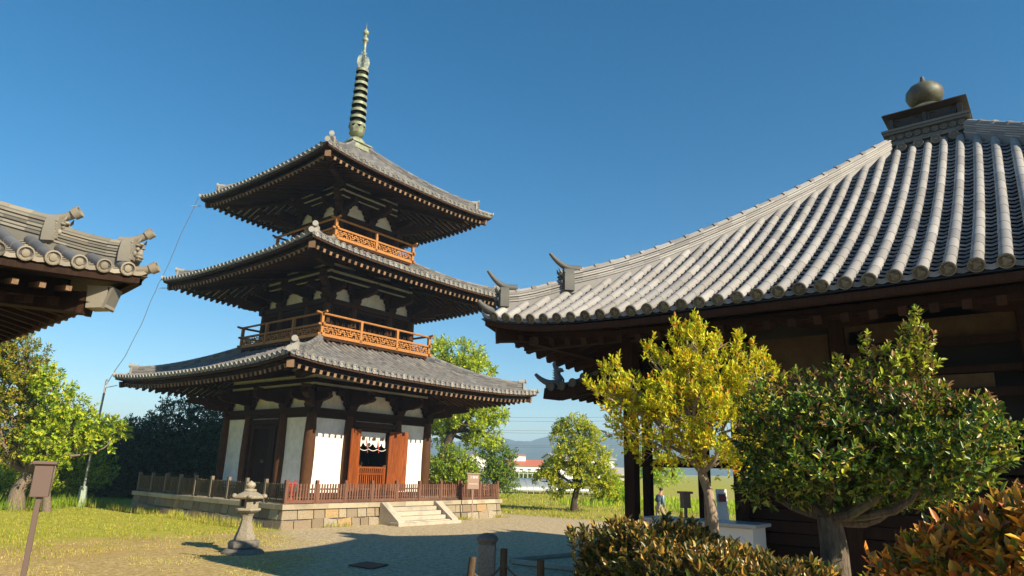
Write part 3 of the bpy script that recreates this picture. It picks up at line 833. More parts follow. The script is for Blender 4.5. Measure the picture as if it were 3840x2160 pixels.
# ------------------------------------------------------------------ demon-mask style ridge end tile (generic grotesque), facing +X locally
def ridge_mask(name, matp, parent, loc, ang, sc=1.0, horn=.55):
    g = MB(); g.M = Matrix.Translation(Vector(loc)) @ Matrix.Rotation(ang, 4, 'Z') @ Matrix.Scale(sc, 4)
    g.prism([(-.19,-.02),(.19,-.02),(.20,.14),(.17,.30),(.12,.40),(0,.44),(-.12,.40),(-.17,.30),(-.20,.14)], (-.04,0,0), (0,1,0), (0,0,1), .18, .5)
    g.prism([(-.15,.02),(.15,.02),(.14,.3),(0,.38),(-.14,.3)], (.06,0,0), (0,1,0), (0,0,1), .05, .3)
    g.blob((.10,0,.17), (.07,.045,.055)); g.blob((.12,0,.10), (.06,.09,.03)); g.blob((.11,0,.05), (.055,.08,.025))
    for s in (-1,1):
        g.blob((.10,s*.065,.23), (.035,.035,.035)); g.blob((.10,s*.09,.285), (.05,.05,.022)); g.blob((.085,s*.12,.14), (.04,.035,.05))
        g.tube([(.08,s*.08,.31),(.13,s*.11,.37),(.15,s*.10,.43)], [.03,.022,.006], 7)
        g.tube([(.12,s*.05,.09),(.15,s*.055,.05)], [.012,.003], 5)
        for j in range(7): g.blob((.045,s*(.185-.002*j),.04+.045*j), (.018,.012,.014))
    g.blob((.11,0,.33), (.05,.06,.03))
    return g.build(name, matp, parent)
def horn_tile(name, matp, parent, loc, ang, L=.5, up=.28, r0=.07, r1=.085, cup=True):
    g = MB(); g.M = Matrix.Translation(Vector(loc)) @ Matrix.Rotation(ang, 4, 'Z')
    pts = [(-.55*L+L*t*1.1, 0, up*max(0,t-.25)**2/.56) for t in np.linspace(0,1,9)]
    g.tube(pts, [r0*(.85+.15*i/8) if cup else r0*(1-.55*(i/8)**2) for i in range(9)], 10, True, .6)
    if cup:
        d = (Vector(pts[-1])-Vector(pts[-2])).normalized()
        g.lathe([(1e-4,-.0),(r1*.72,-.0),(r1*.75,.02),(r1,.02),(r1*.98,-.06)], Vector(pts[-1]), 16, .7, False, axis=d)
    return g.build(name, matp, parent)

# ------------------------------------------------------------------ hall on the right (local frame centred on its plan)
HC = Vector((-5.33, -25.42, 0))
hall = empty('temple_hall', HC, 'large dark timber hall with a steep silver-grey pyramid tile roof and bronze ball finial', 'temple hall')
hrf = Roof(6.06, 4.34, .62, 8.20, .76, .28, 6.5, .25, .068, .42, .19, .05, .072, U2=.04)
roof_tiles(hrf, hall, M['tile_pan'], M['tile_hall'], M['disc_dark'], lip=.06, crest=True, fine=(3,0))
hb = 4.28
eaves(hrf, hall, hb-.05, M['old_wood'], M['old_wood'], off=.26, rpitch=.30, drop=.30, sl=.30, rw=.085, rh=.10, boardh=.14, soffit=False, brd=.1, endm=M['old_wood'])
sf = MB()
for k in range(4):
    sf.M = Matrix.Rotation(k*math.pi/2,4,'Z')
    zc = lambda h_: hrf.z0-.33+.015+.30*(5.8-h_)
    sf.add([(-5.8,-5.8,zc(5.8)+.25),(0,-5.8,zc(5.8)),(5.8,-5.8,zc(5.8)+.25),(hb,-hb,zc(hb)),(0,-hb,zc(hb)),(-hb,-hb,zc(hb)),(0,0,zc(0)-.5)], [(0,5,4,1),(1,4,3,2),(5,6,4),(4,6,3)])
sf.build('soffit_boards', M['dark_wood'], hall)
for k in range(4):
    mr = MB(); hip_ridge(mr, hrf, k, .185, .995, 5, .043, .24, .062, .30, knob=1, base=.02, flare=.08); o = mr.build('hip_ridge', M['tile_hall'], hall)
    m2 = MB(); hip_ridge(m2, hrf, k, .045, .185, 4, .043, .22, .060, .26, knob=1, base=.02, flare=.06); m2.build('lower_ridge', M['tile_hall'], o)
    out = Vector(rk(k, (-1,-1,0))).normalized(); ang = math.atan2(out.y, out.x)
    q = hip_path(hrf, .185, .2, 1, k)[0]; ridge_mask('ridge_end_mask', M['tile_dark'], o, tuple(q+Vector((0,0,.02))), ang, .92)
    horn_tile('horn_tile', M['tile_dark'], o, tuple(q+Vector((0,0,.42))), ang, .50, .26, .065, .05, False)
    q = hip_path(hrf, .045, .2, 1, k)[0]; ridge_mask('ridge_end_mask', M['tile_dark'], o, tuple(q+Vector((0,0,.02))), ang, .80)
    horn_tile('horn_tile', M['tile_dark'], o, tuple(q+Vector((0,0,.36))), ang, .46, .28, .06, .05, False)
    q = hip_path(hrf, .0, .2, 1, k)[0]; horn_tile('corner_tile', M['tile_dark'], o, tuple(q-out*.18+Vector((0,0,.02))), ang, .42, .18, .075, .05, False)
# roof box and ball
bx = MB()
def ring_box(m_, h0, h1, z0, z1):
    V = [(-h0,-h0,z0),(h0,-h0,z0),(h0,h0,z0),(-h0,h0,z0),(-h1,-h1,z1),(h1,-h1,z1),(h1,h1,z1),(-h1,h1,z1)]
    m_.add(V, [(3,2,1,0),(4,5,6,7),(0,1,5,4),(1,2,6,5),(2,3,7,6),(3,0,4,7)])
for i, (h_, z_) in enumerate(((.70,8.28),(.66,8.33),(.70,8.52),(.72,8.57))): ring_box(bx, h_, h_, z_, z_+.045)
ring_box(bx, .62, .62, 8.15, 8.6)
bx.mark(1)
nk = []
for k in range(4):
    g = MB()
    for i in range(9):
        p = rk(k, ((-.56+i*.14), -.63, 8.45)); ax = rk(k, (0,-1,0)); g.lathe([(.055,.0),(.055,.035),(.04,.035),(.038,.022),(.018,.022),(.015,.035)], p, 12, None, False, axis=ax)
    for i in range(4):
        p = rk(k, ((-.42+i*.28), -.70, 8.20)); ax = rk(k, (0,-1,0)); g.lathe([(.085,.0),(.085,.05),(.066,.05),(.062,.036),(.03,.036),(.02,.05)], p, 14, None, False, axis=ax)
    nk.append(g)
for g in nk: bx.add(g.v, g.f, .5)
bx.mark(0); bxo = bx.build('roof_neck', M['tile_dark'], hall, mat2=M['disc_dark'])
b2 = MB(); ring_box(b2, .60, .60, 8.58, 8.64); ring_box(b2, .54, .54, 8.64, 8.87); ring_box(b2, .57, .69, 8.87, 8.94); ring_box(b2, .69, .67, 8.94, 8.965)
for k in range(4):
    b2.M = Matrix.Rotation(k*math.pi/2,4,'Z')
    for x in (-.57,0,.57): b2.box((x,-.55,8.755), (.06,.06,.23))
    for s in (-1,1):
        for i in range(9): b2.box((s*.285-.16+i*.04,-.548,8.75), (.014,.03,.13))
        for sx in (-1,1):
            b2.tube([(s*.285+sx*.13,-.56,8.82),(s*.285+sx*.20,-.565,8.83),(s*.285+sx*.225,-.565,8.76),(s*.285+sx*.2,-.565,8.69),(s*.285+sx*.14,-.56,8.68)], .013, 5)
b2.build('finial_box', plain_mat('dark_bronze', (.055,.042,.03), .45, .3), hall)
b3 = MB(); b3.lathe([(.50,8.96),(.48,9.02),(.40,9.12),(.29,9.20),(.20,9.24),(.175,9.25),(.175,9.29),(.21,9.29),(.29,9.36),(.33,9.47),(.315,9.58),(.24,9.68),(.14,9.73),(.08,9.745),(.065,9.76),(.042,9.84),(.03,9.90),(.012,9.91)], n=36)
b3.build('ball_finial', M['bronze'], hall)
# low stone base
ba = MB(); ba.box((0,0,.2), (10.4,10.4,.5)); ba.build('stone_base', M['granite_dark'], hall, bevel=.02)
# columns
cm = MB(); cm.box((0,0,2.35), (.18,.18,3.8), rnd=.2); cm.box((0,0,.47), (.4,.4,.1)); fc = None
ys = (-hb,-2.5,-1.05,1.05,2.5,hb)
def hcol(x, y):
    global fc
    if fc is None: fc = cm.build('column', M['old_wood'], hall, (x, y, 0))
    else:
        c = fc.copy(); COL.objects.link(c); c.location = (x, y, 0)
for y in ys:
    for x in (-hb, hb): hcol(x, y)
for x in (-1.47, 1.47): hcol(x, hb); hcol(x, -hb)
BO = [(-.62,.0),(-.62,-.05),(-.50,-.10),(-.2,-.16),(.2,-.16),(.50,-.10),(.62,-.05),(.62,0)]
br = MB(); br.prism(BO, (0,0,4.33), (0,1,0), (0,0,1), .17); b0_ = br.build('boat_bracket', M['old_wood'], hall, (-hb,-hb,0))
for sx in (-1,1):
    for y in ys[1:-1]:
        c = b0_.copy(); COL.objects.link(c); c.location = (sx*hb,y,0)
    for x in (-1.47,1.47):
        c = b0_.copy(); COL.objects.link(c); c.location = (x,sx*hb,0); c.rotation_euler = (0,0,math.pi/2)
bm_ = MB()
for k in range(4):
    bm_.M = Matrix.Rotation(k*math.pi/2,4,'Z'); bm_.box((0,-hb,4.41+.002*k), (2*hb+1.4,.18,.16)); bm_.box((0,-hb-.95,4.16+.002*k), (2*hb+2.9,.14,.12))
bm_.build('wall_plate', M['old_wood'], hall)
# walls: west face (x=-hb) from y=-hb..2.5, inner north wall at y=2.5
wb = MB()
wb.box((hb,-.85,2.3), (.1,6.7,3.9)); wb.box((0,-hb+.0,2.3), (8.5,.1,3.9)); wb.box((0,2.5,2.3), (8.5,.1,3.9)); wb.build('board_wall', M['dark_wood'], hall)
wp = MB()
for y0, y1 in ((1.05,2.5),(-2.5,-1.05),(-hb,-2.5)):
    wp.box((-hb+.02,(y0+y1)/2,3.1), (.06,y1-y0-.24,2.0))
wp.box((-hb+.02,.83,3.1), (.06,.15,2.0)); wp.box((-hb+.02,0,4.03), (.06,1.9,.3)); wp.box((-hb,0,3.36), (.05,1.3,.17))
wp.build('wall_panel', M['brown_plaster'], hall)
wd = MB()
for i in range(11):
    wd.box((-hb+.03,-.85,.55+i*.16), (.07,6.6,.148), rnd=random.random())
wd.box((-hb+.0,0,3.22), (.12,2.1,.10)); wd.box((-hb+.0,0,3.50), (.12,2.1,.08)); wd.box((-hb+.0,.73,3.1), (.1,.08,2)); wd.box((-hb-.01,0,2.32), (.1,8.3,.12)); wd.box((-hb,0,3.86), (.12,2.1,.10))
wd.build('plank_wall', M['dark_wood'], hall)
wx = MB(); wx.box((-hb+.2,0,3.4), (.04,2.0,1.5)); wx.build('dark_opening', M['black'], hall)
# north porch
pr = MB()
px0, px1 = -2.95, 2.95
prof_ = [(6.98,3.84),(6.6,3.79),(6.2,3.87),(5.8,4.02),(5.3,4.22),(4.8,4.34)]
tl, rl, wk = MB(), MB(), MB(); dcs = []
for i in range(len(prof_)-1):
    (ya, za_), (yb, zb_) = prof_[i], prof_[i+1]
    tl.bar((0,ya,za_-.03), (0,yb,zb_-.03), px1-px0, .05)
    n = int((px1-px0)/.25)
    for j in range(n+1):
        x = px0+.06+j*(px1-px0-.12)/n
        rl.tube([(x,ya,za_+.02),(x,yb,zb_+.02)], [.066,.06], 8, True, random.random())
for sx in (-1,1):
    dc = MB(); dcs.append(dc)
    for i in range(8):
        y = 6.75-i*.26; z = np.interp(-y, [-q[0] for q in prof_], [q[1] for q in prof_])
        a = Vector((sx*2.75,y,z+.04)); dc.tube([a, a+Vector((sx*.32,0,-.05))], .066, 10, True, random.random())
        dc.lathe([(.088,0),(.088,.02),(.068,.022),(.062,.012),(.02,.016)], a+Vector((sx*.32,0,-.05)), 12, .3, False, axis=(sx,0,-.15))
    for i in range(len(prof_)-1):
        (ya, za_), (yb, zb_) = prof_[i], prof_[i+1]; wk.bar((sx*2.98,ya,za_-.16), (sx*2.98,yb,zb_-.16), .06, .22)
    wk.bar((sx*2.75,6.75,3.62),(sx*2.75,3.9,4.05),.12,.14)
for i in range(19):
    x = -2.6+i*.29; wk.bar((x,6.75,3.64), (x,4.3,4.12), .08, .10)
wk.box((0,5.0,3.78),(5.8,.16,.18)); wk.box((0,6.9,3.72),(5.9,.08,.1))
po = tl.build('porch_roof', M['tile_pan'], hall); rl.build('porch_roll_tiles', M['tile_dark'], po); [q.build('porch_end_tiles', M['disc_dark'], po) for q in dcs]; wk.build('porch_timbers', M['old_wood'], po)
horn_tile('horn_tile', M['tile_dark'], po, (-2.97,6.92,3.88), R(100), .5, .20, .075, .05, False)
for sx in (-1,1):
    c = fc.copy(); COL.objects.link(c); c.location = (sx*2.60, 4.88, 0); c.scale = (.8,.8,.955)
# roof figure on the porch
fg = MB()
fg.blob((0,0,.06), (.09,.12,.06)); fg.tube([(0,-.02,.05),(0,.0,.18),(0,.03,.30),(0,.04,.38)], [.085,.075,.06,.05], 10)
fg.blob((0,-.05,.31), (.05,.07,.05)); fg.blob((0,-.11,.29), (.03,.04,.025)); fg.blob((0,-.10,.33),(.02,.025,.015))
fg.tube([(0,.06,.36),(0,.08,.44),(0,.05,.50),(0,.03,.56)], [.05,.055,.045,.015], 9)
for i in range(5): fg.tube([(0,.08+.01*(i%2),.10+i*.05),(0,.14,.13+i*.05)], [.02,.004], 5)
for s in (-1,1): fg.tube([(s*.05,-.03,.20),(s*.07,-.09,.12),(s*.06,-.1,.03)], [.03,.022,.02], 6); fg.tube([(s*.03,.05,.40),(s*.05,.10,.47)], [.02,.004], 5)
fo = fg.build('roof_figure', M['tile_dark'], po, (-2.88,6.72,3.84)); fo.scale = (1,1,1.0)

# ------------------------------------------------------------------ hall roof at the left edge
LH = 6.0; LC = Vector((-16.27-LH, -18.42+LH, 0))
lhall = empty('side_hall', LC, 'hall at the left edge, only its upturned weathered tile roof corner in the picture', 'temple hall')
lrf = Roof(LH, 4.14, .6, 7.3, .62, .15, 4, .25, .068, .40, .12, .016, .045, U2=.04)
roof_tiles(lrf, lhall, M['tile_left'], M['roll_left'], M['tile_left'], lip=.05, crest=False, fine=(0,1))
eaves(lrf, lhall, 4.2, M['dark_wood'], M['dark_wood'], off=.50, rpitch=.25, drop=.38, sl=.26, rw=.075, rh=.09, boardh=.12, soffit=False, brd=.1, endm=M['old_wood'])
fly = MB()
for k in range(4):
    for i in range(-21, 22):
        x = i*.25+.02
        if abs(x) < 5.45: z = lrf.z(x*LH/5.84,0)-.285; fly.bar(rk(k,(x,-5.80,z)), rk(k,(x,-5.0,z+.10)), .06, .06, rnd=.3)
fly.build('flying_rafters', M['end_grain'], lhall)
sf = MB()
for k in range(4):
    sf.M = Matrix.Rotation(k*math.pi/2,4,'Z'); zc = lambda h_: lrf.z0-.38+.26*(5.7-h_)
    sf.add([(-5.7,-5.7,zc(5.7)+.14),(0,-5.7,zc(5.7)),(5.7,-5.7,zc(5.7)+.14),(4.2,-4.2,zc(4.2)),(0,-4.2,zc(4.2)),(-4.2,-4.2,zc(4.2))], [(0,5,4,1),(1,4,3,2)])
sf.build('soffit_boards', M['dark_wood'], lhall)
for k in range(4):
    mr = MB(); hip_ridge(mr, lrf, k, .150, .995, 5, .045, .22, .070, .30, base=.03, flare=.04); o = mr.build('hip_ridge', M['ridge_left'], lhall)
    m2 = MB(); hip_ridge(m2, lrf, k, .035, .150, 5, .036, .20, .062, .22, base=.03, flare=.03); m2.build('lower_ridge', M['ridge_left'], o)
    out = Vector(rk(k, (-1,-1,0))).normalized(); ang = math.atan2(out.y, out.x)
    q = hip_path(lrf, .145, .2, 1, k)[0]; ridge_mask('ridge_end_mask', M['ridge_left'], o, tuple(q+Vector((0,0,.05))), ang, .74)
    horn_tile('horn_tile', M['tile_left'], o, tuple(q+Vector((0,0,.345))), ang, .34, .10, .055, .075)
    q = hip_path(lrf, .030, .2, 1, k)[0]; ridge_mask('ridge_end_mask', M['ridge_left'], o, tuple(q+Vector((0,0,.04))), ang, .72)
    horn_tile('horn_tile', M['tile_left'], o, tuple(q+Vector((0,0,.32))), ang, .32, .11, .048, .062)
    q = hip_path(lrf, .0, .2, 1, k)[0]; horn_tile('corner_tile', M['tile_left'], o, tuple(q-out*.05+Vector((0,0,.0))), ang, .21, .05, .055, .068)
    e = MB(); q = Vector(rk(k, (-5.66,-5.66,lrf.z(LH,0)-.37)))
    e.box(tuple(q), (.22,.225,.25), rz=ang, ry=R(-4)); e.box(tuple(q+out*.12+Vector((0,0,.0))), (.03,.235,.265), rz=ang, ry=R(14)); e.box(tuple(q+Vector((0,0,.13))), (.27,.19,.02), rz=ang)
    e.build('rafter_end_cap', M['ridge_left'], lhall)
wl = MB(); wl.box((0,0,2.2), (8.2,8.2,4.4)); wl.build('wall', M['plaster'], lhall)
wl = MB()
for k in range(4):
    wl.M = Matrix.Rotation(k*math.pi/2,4,'Z')
    for x in (-4.15,-2.5,-.9,.9,2.5): wl.box((x,-4.15,2.2), (.24,.24,4.4))
    wl.box((0,-4.15,4.2+.002*k), (8.5,.2,.2)); wl.box((0,-4.15,.5+.002*k), (8.5,.18,.2))
wl.build('timber_frame', M['old_wood'], lhall)
# ------------------------------------------------------------------ stone lantern
def lantern():
    L = empty('stone_lantern', (-9.87,-10.50,0), 'weathered stone lantern with flared shaft standing on the gravel', 'stone lantern')
    m_ = MB(); m_.lathe([(.52,-.05),(.50,.05),(.42,.11),(.38,.12)], n=9, rnd=.4); m_.lathe([(.33,.11),(.37,.15),(.37,.26),(.33,.31),(.2,.32)], n=8, rot=R(20)); m_.build('base', M['granite_dark'], L, bevel=.015)
    m_ = MB(); m_.lathe([(.265,.31),(.26,.37),(.215,.48),(.15,.68),(.135,.78),(.145,.87),(.19,.95)], n=6, rot=R(12), smooth=False); m_.build('shaft', M['lantern_stone'], L, bevel=.012)
    m_ = MB(); m_.lathe([(.21,.945),(.26,.97),(.315,1.01),(.32,1.055),(.20,1.06)], n=6, rot=R(12), smooth=False); m_.build('platform', M['lantern_stone'], L, bevel=.01)
    m_ = MB(); m_.box((0,-.02,1.17), (.32,.36,.23), rz=R(-3)); fb = m_.build('light_chamber', M['lantern_stone'], L, bevel=.01)
    m_ = MB(); m_.lathe([(.035,0),(.035,.02)], (.03,-.195,1.19), 12, 0, False, axis=(0,-1,0)); m_.box((-.158,0,1.18), (.01,.16,.17), rz=R(-3)); m_.build('window', M['black'], fb)
    m_ = MB(); m_.lathe([(.33,1.275),(.42,1.295),(.435,1.345),(.33,1.375),(.23,1.42),(.15,1.46),(.10,1.465)], n=6, rot=R(0), smooth=False)
    for i in range(6):
        a = i*math.pi/3; m_.blob((.41*math.cos(a),.41*math.sin(a),1.345), (.06,.06,.05))
    m_.build('cap', M['lantern_stone'], L, bevel=.01)
    m_ = MB(); m_.lathe([(.12,1.44),(.155,1.47),(.15,1.50),(.08,1.52),(.06,1.525),(.10,1.55),(.12,1.60),(.10,1.65),(.05,1.68),(.012,1.71)], n=14); m_.build('jewel', M['lantern_stone'], L)
lantern()

# ------------------------------------------------------------------ boxes on posts
def post_box(loc, label, rz, top, bw, bh, postw=.07):
    o = empty('lamp_box', loc, label, 'box on post', 'brown boxes on posts', rz)
    m_ = MB(); m_.box((0,0,(top-bh)/2-.02), (postw,postw,top-bh+.06)); m_.build('post', M['brown_metal'], o, bevel=.004)
    m_ = MB(); m_.box((0,0,top-bh/2), (bw,bw*.8,bh), taper=1.0); b_ = m_.build('box', M['brown_metal'], o, bevel=.006)
    m_ = MB(); m_.box((0,0,top+.012), (bw+.05,bw*.8+.06,.03)); m_.build('lid', M['brown_metal'], b_, bevel=.006)
    return o
p = at(86,1310,8.0); post_box((p.x,p.y,0), 'brown box on a slim post at the left edge by the dry grass', R(-22), 2.10, .15, .30, .045)
p = at(1724,1260,10.4); post_box((p.x,p.y,0), 'small dark brown box on a post behind the hedge beneath the hall eaves', R(-30), 1.90, .12, .20, .035)

# ------------------------------------------------------------------ sign by the steps
sg = empty('sign_board', (3.0,-6.45,0), 'brown metal sign with white lettering on a thin post beside the stone steps', 'sign', rz=R(-40))
m_ = MB(); m_.box((0,0,.72), (.045,.045,1.44)); m_.build('post', M['brown_panel'], sg)
m_ = MB(); m_.box((0,-.03,1.60), (.50,.035,.62)); pn = m_.build('panel', M['brown_panel'], sg)
m_ = MB(); m_.box((0,-.03,1.93), (.58,.09,.05)); m_.build('cap', M['brown_panel'], pn)
def text(body, size, loc, parent, rx=90, name='lettering', matn='white_print'):
    cu = bpy.data.curves.new(name, 'FONT'); cu.body = body; cu.size = size; cu.align_x = 'CENTER'; cu.align_y = 'CENTER'; cu.extrude = .001
    ob = bpy.data.objects.new(name, cu); COL.objects.link(ob)
    dg_ = bpy.context.evaluated_depsgraph_get(); me = bpy.data.meshes.new_from_object(ob.evaluated_get(dg_))
    bpy.data.objects.remove(ob); me.materials.clear(); me.materials.append(M[matn])
    o = bpy.data.objects.new(name, me); COL.objects.link(o); o.parent = parent; o.location = loc; o.rotation_euler = (R(rx),0,0); return o
text('三重塔', .115, (0.02,-.050,1.77), pn)
m_ = MB(); m_.box((0,-.049,1.50), (.38,.002,.012)); m_.build('printed_rule', M['white_print'], pn)

# ------------------------------------------------------------------ stone post, rope fence, kerbs, plate
p = at(1225,1400,11.9); bo = empty('stone_post', (p.x,p.y,0), 'thick square stone post with a rounded cap in the shade', 'stone post', rz=R(38))
m_ = MB(); m_.lathe([(.20,-.05),(.20,.94),(.195,.97)], n=4, rot=R(45), smooth=False); m_.build('shaft', M['granite_dark'], bo, bevel=.025)
m_ = MB(); m_.lathe([(.15,.965),(.15,.99),(.19,1.03),(.185,1.05),(.15,1.09),(.08,1.125),(.01,1.135)], n=12, rot=R(45)); m_.build('cap', M['granite_dark'], bo, bevel=.01)
rf_ = []
rp = [((1180,1402), 10.8, .10, 'leftmost log post of the rope fence, leaning beside the stone post', 8), ((1268,1380), 11.3, .10, 'tallest log post of the rope fence, just right of the stone post', 0), ((1362,1408), 10.8, .10, 'thin dark log post between the tallest post and the hedge', -2), ((1455,1434), 10.0, .12, 'shortest log post, half tucked into the hedge end', 0)]
tops = []
for (q, d_, w_, lb, lean) in rp:
    t = at(q[0], q[1], d_); o = empty('rope_post', (t.x,t.y,0), lb, 'fence post', 'log posts carrying the rope')
    m_ = MB(); lx = math.tan(R(lean))
    m_.tube([(0,0,-.1),(lx*t.z*.5*.4,0,t.z*.5),(lx*t.z*.7,0,t.z)], [w_*.62,w_*.6,w_*.56], 9); m_.build('log', M['post_wood'], o)
    tops.append(Vector((t.x+lx*t.z*.55, t.y, t.z-.20)))
tops.insert(0, tops[0]+Vector((-1.6,-.9,.02)))
tops = tops[1:]+[tops[-1]+Vector((1.0,-1.4,0))]
for i, lb in enumerate(('pale rope sagging between the leaning post and the tallest post', 'dark rope sagging from the tallest post to the thin dark post', 'dark rope running from the thin dark post into the hedge')):
    a, b_ = tops[i], tops[i+1]; m_ = MB()
    pts = [a.lerp(b_, t)+Vector((0,0,-.16*4*t*(1-t))) for t in np.linspace(0,1,14)]
    m_.tube(pts, .016, 7); o = m_.build('rope', M['rope']); tag(o, lb, 'rope', 'ropes of the log post fence')
for a, b_, lb in ((at(1285,1412,17.4), at(1442,1398,19.0), 'long low granite kerb stone lying on the gravel, rear one of the pair'), (at(1290,1414,17.1), at(1445,1432,16.2), 'long low granite kerb stone lying on the gravel, front one of the pair')):
    a = Vector((a.x,a.y,.06)); b_ = Vector((b_.x,b_.y,.06)); b_ = b_+(b_-a)*.3
    m_ = MB(); m_.bar(a, b_, .15, .10); o = m_.build('kerb_stone', M['granite'], bevel=.015); tag(o, lb, 'kerb stone', 'granite kerb stones')
m_ = MB(); m_.add([tuple(v) for v in ((-9.30,-13.87,.012),(-9.28,-14.62,.012),(-8.60,-14.40,.012),(-8.65,-13.70,.012))]+[(-9.30,-13.87,.035),(-9.28,-14.62,.035),(-8.60,-14.40,.035),(-8.65,-13.70,.035)], [(4,5,6,7),(0,1,5,4),(1,2,6,5),(2,3,7,6),(3,0,4,7)])
tag(m_.build('ground_plate', M['rust']), 'rusty square metal plate flat on the shaded gravel', 'metal plate')

# ------------------------------------------------------------------ white cabinet in front of the hall wall
cb = empty('cabinet', (-10.05,-22.5,0), 'long white cabinet with a grey lid against the dark hall wall', 'cabinet')
m_ = MB(); m_.box((0,0,.95), (.50,1.55,1.10)); bd = m_.build('body', M['white_paint'], cb, bevel=.01)
m_ = MB(); m_.box((0,0,1.53), (.60,1.68,.05)); m_.build('lid', M['grey_lid'], cb, bevel=.01)
m_ = MB(); m_.lathe([(.05,0),(.05,.01),(.035,.012)], (-.252,-.62,1.33), 14, .5, False, axis=(-1,0,0)); m_.build('round_latch', M['white_paint'], bd)
m_ = MB(); m_.box((0,0,.35), (.46,1.5,.2)); m_.build('plinth', M['brown_metal'], cb)
# leaning white board seen through the veranda
wbp = at(1818,1285,22); ws = empty('white_board', (wbp.x,wbp.y,0), 'narrow white notice board with a maroon patch, seen past the tree trunk', 'notice board', rz=R(-40))
m_ = MB(); m_.box((0,0,1.25), (.34,.04,1.0), rx=R(-6)); pn2 = m_.build('board', M['white_paint'], ws); m_ = MB(); m_.box((0,-.03,1.50), (.22,.03,.22), rx=R(-6)); m_.build('patch', plain_mat('maroon', (.2,.03,.03), .6), pn2)
m_ = MB(); m_.box((-.14,.05,.6), (.05,.05,1.3)); m_.box((.14,.05,.6), (.05,.05,1.3)); m_.build('legs', M['white_paint'], ws)

# ------------------------------------------------------------------ lightning-rod pole and cable beside the pagoda
po_ = empty('pole', (-6.75,8.55,0), 'thin grey metal pole rising from a green-grey block behind the grass', 'pole')
m_ = MB(); m_.box((0,0,.42), (.34,.34,.95), taper=.72); m_.build('block', M['verdigris'], po_, bevel=.02)
m_ = MB(); m_.tube([(0,0,.8),(0.03,-.1,3.2),(0.05,-.25,5.75)], .05, 8); m_.tube([(0.05,-.25,5.35),(.0,-1.65,5.38)], .016, 6); m_.build('pipe', M['galv'], po_)
m_ = MB(); pts = [Vector(q) for q in ((-6.70,8.2,5.6),(-6.85,7.4,5.9),(-6.70,6.75,6.7),(-6.35,6.4,8.2),(-6.15,6.2,9.6),(-5.98,6.0,10.5),(-5.75,5.8,11.6),(-5.5,5.6,13.1),(-5.2,5.24,14.72))]
pp2 = []
for i in range(len(pts)-1):
    for t in (0,.33,.66): pp2.append(pts[i].lerp(pts[i+1], t)+Vector((random.uniform(-.02,.02),0,0)))
m_.tube(pp2+[pts[-1]], .014, 5); tag(m_.build('conductor_cable', M['cable']), 'thin grey cable climbing from the pole past the left roof corners of the pagoda', 'cable')
for (x, y, z) in ((-5.72,5.72,10.05),(-5.08,5.08,14.3)):
    m_ = MB(); m_.bar((x,y,z),(x-.32,y+.32,z-.02),.03,.03); m_.build('cable_bracket', M['galv'], pg)

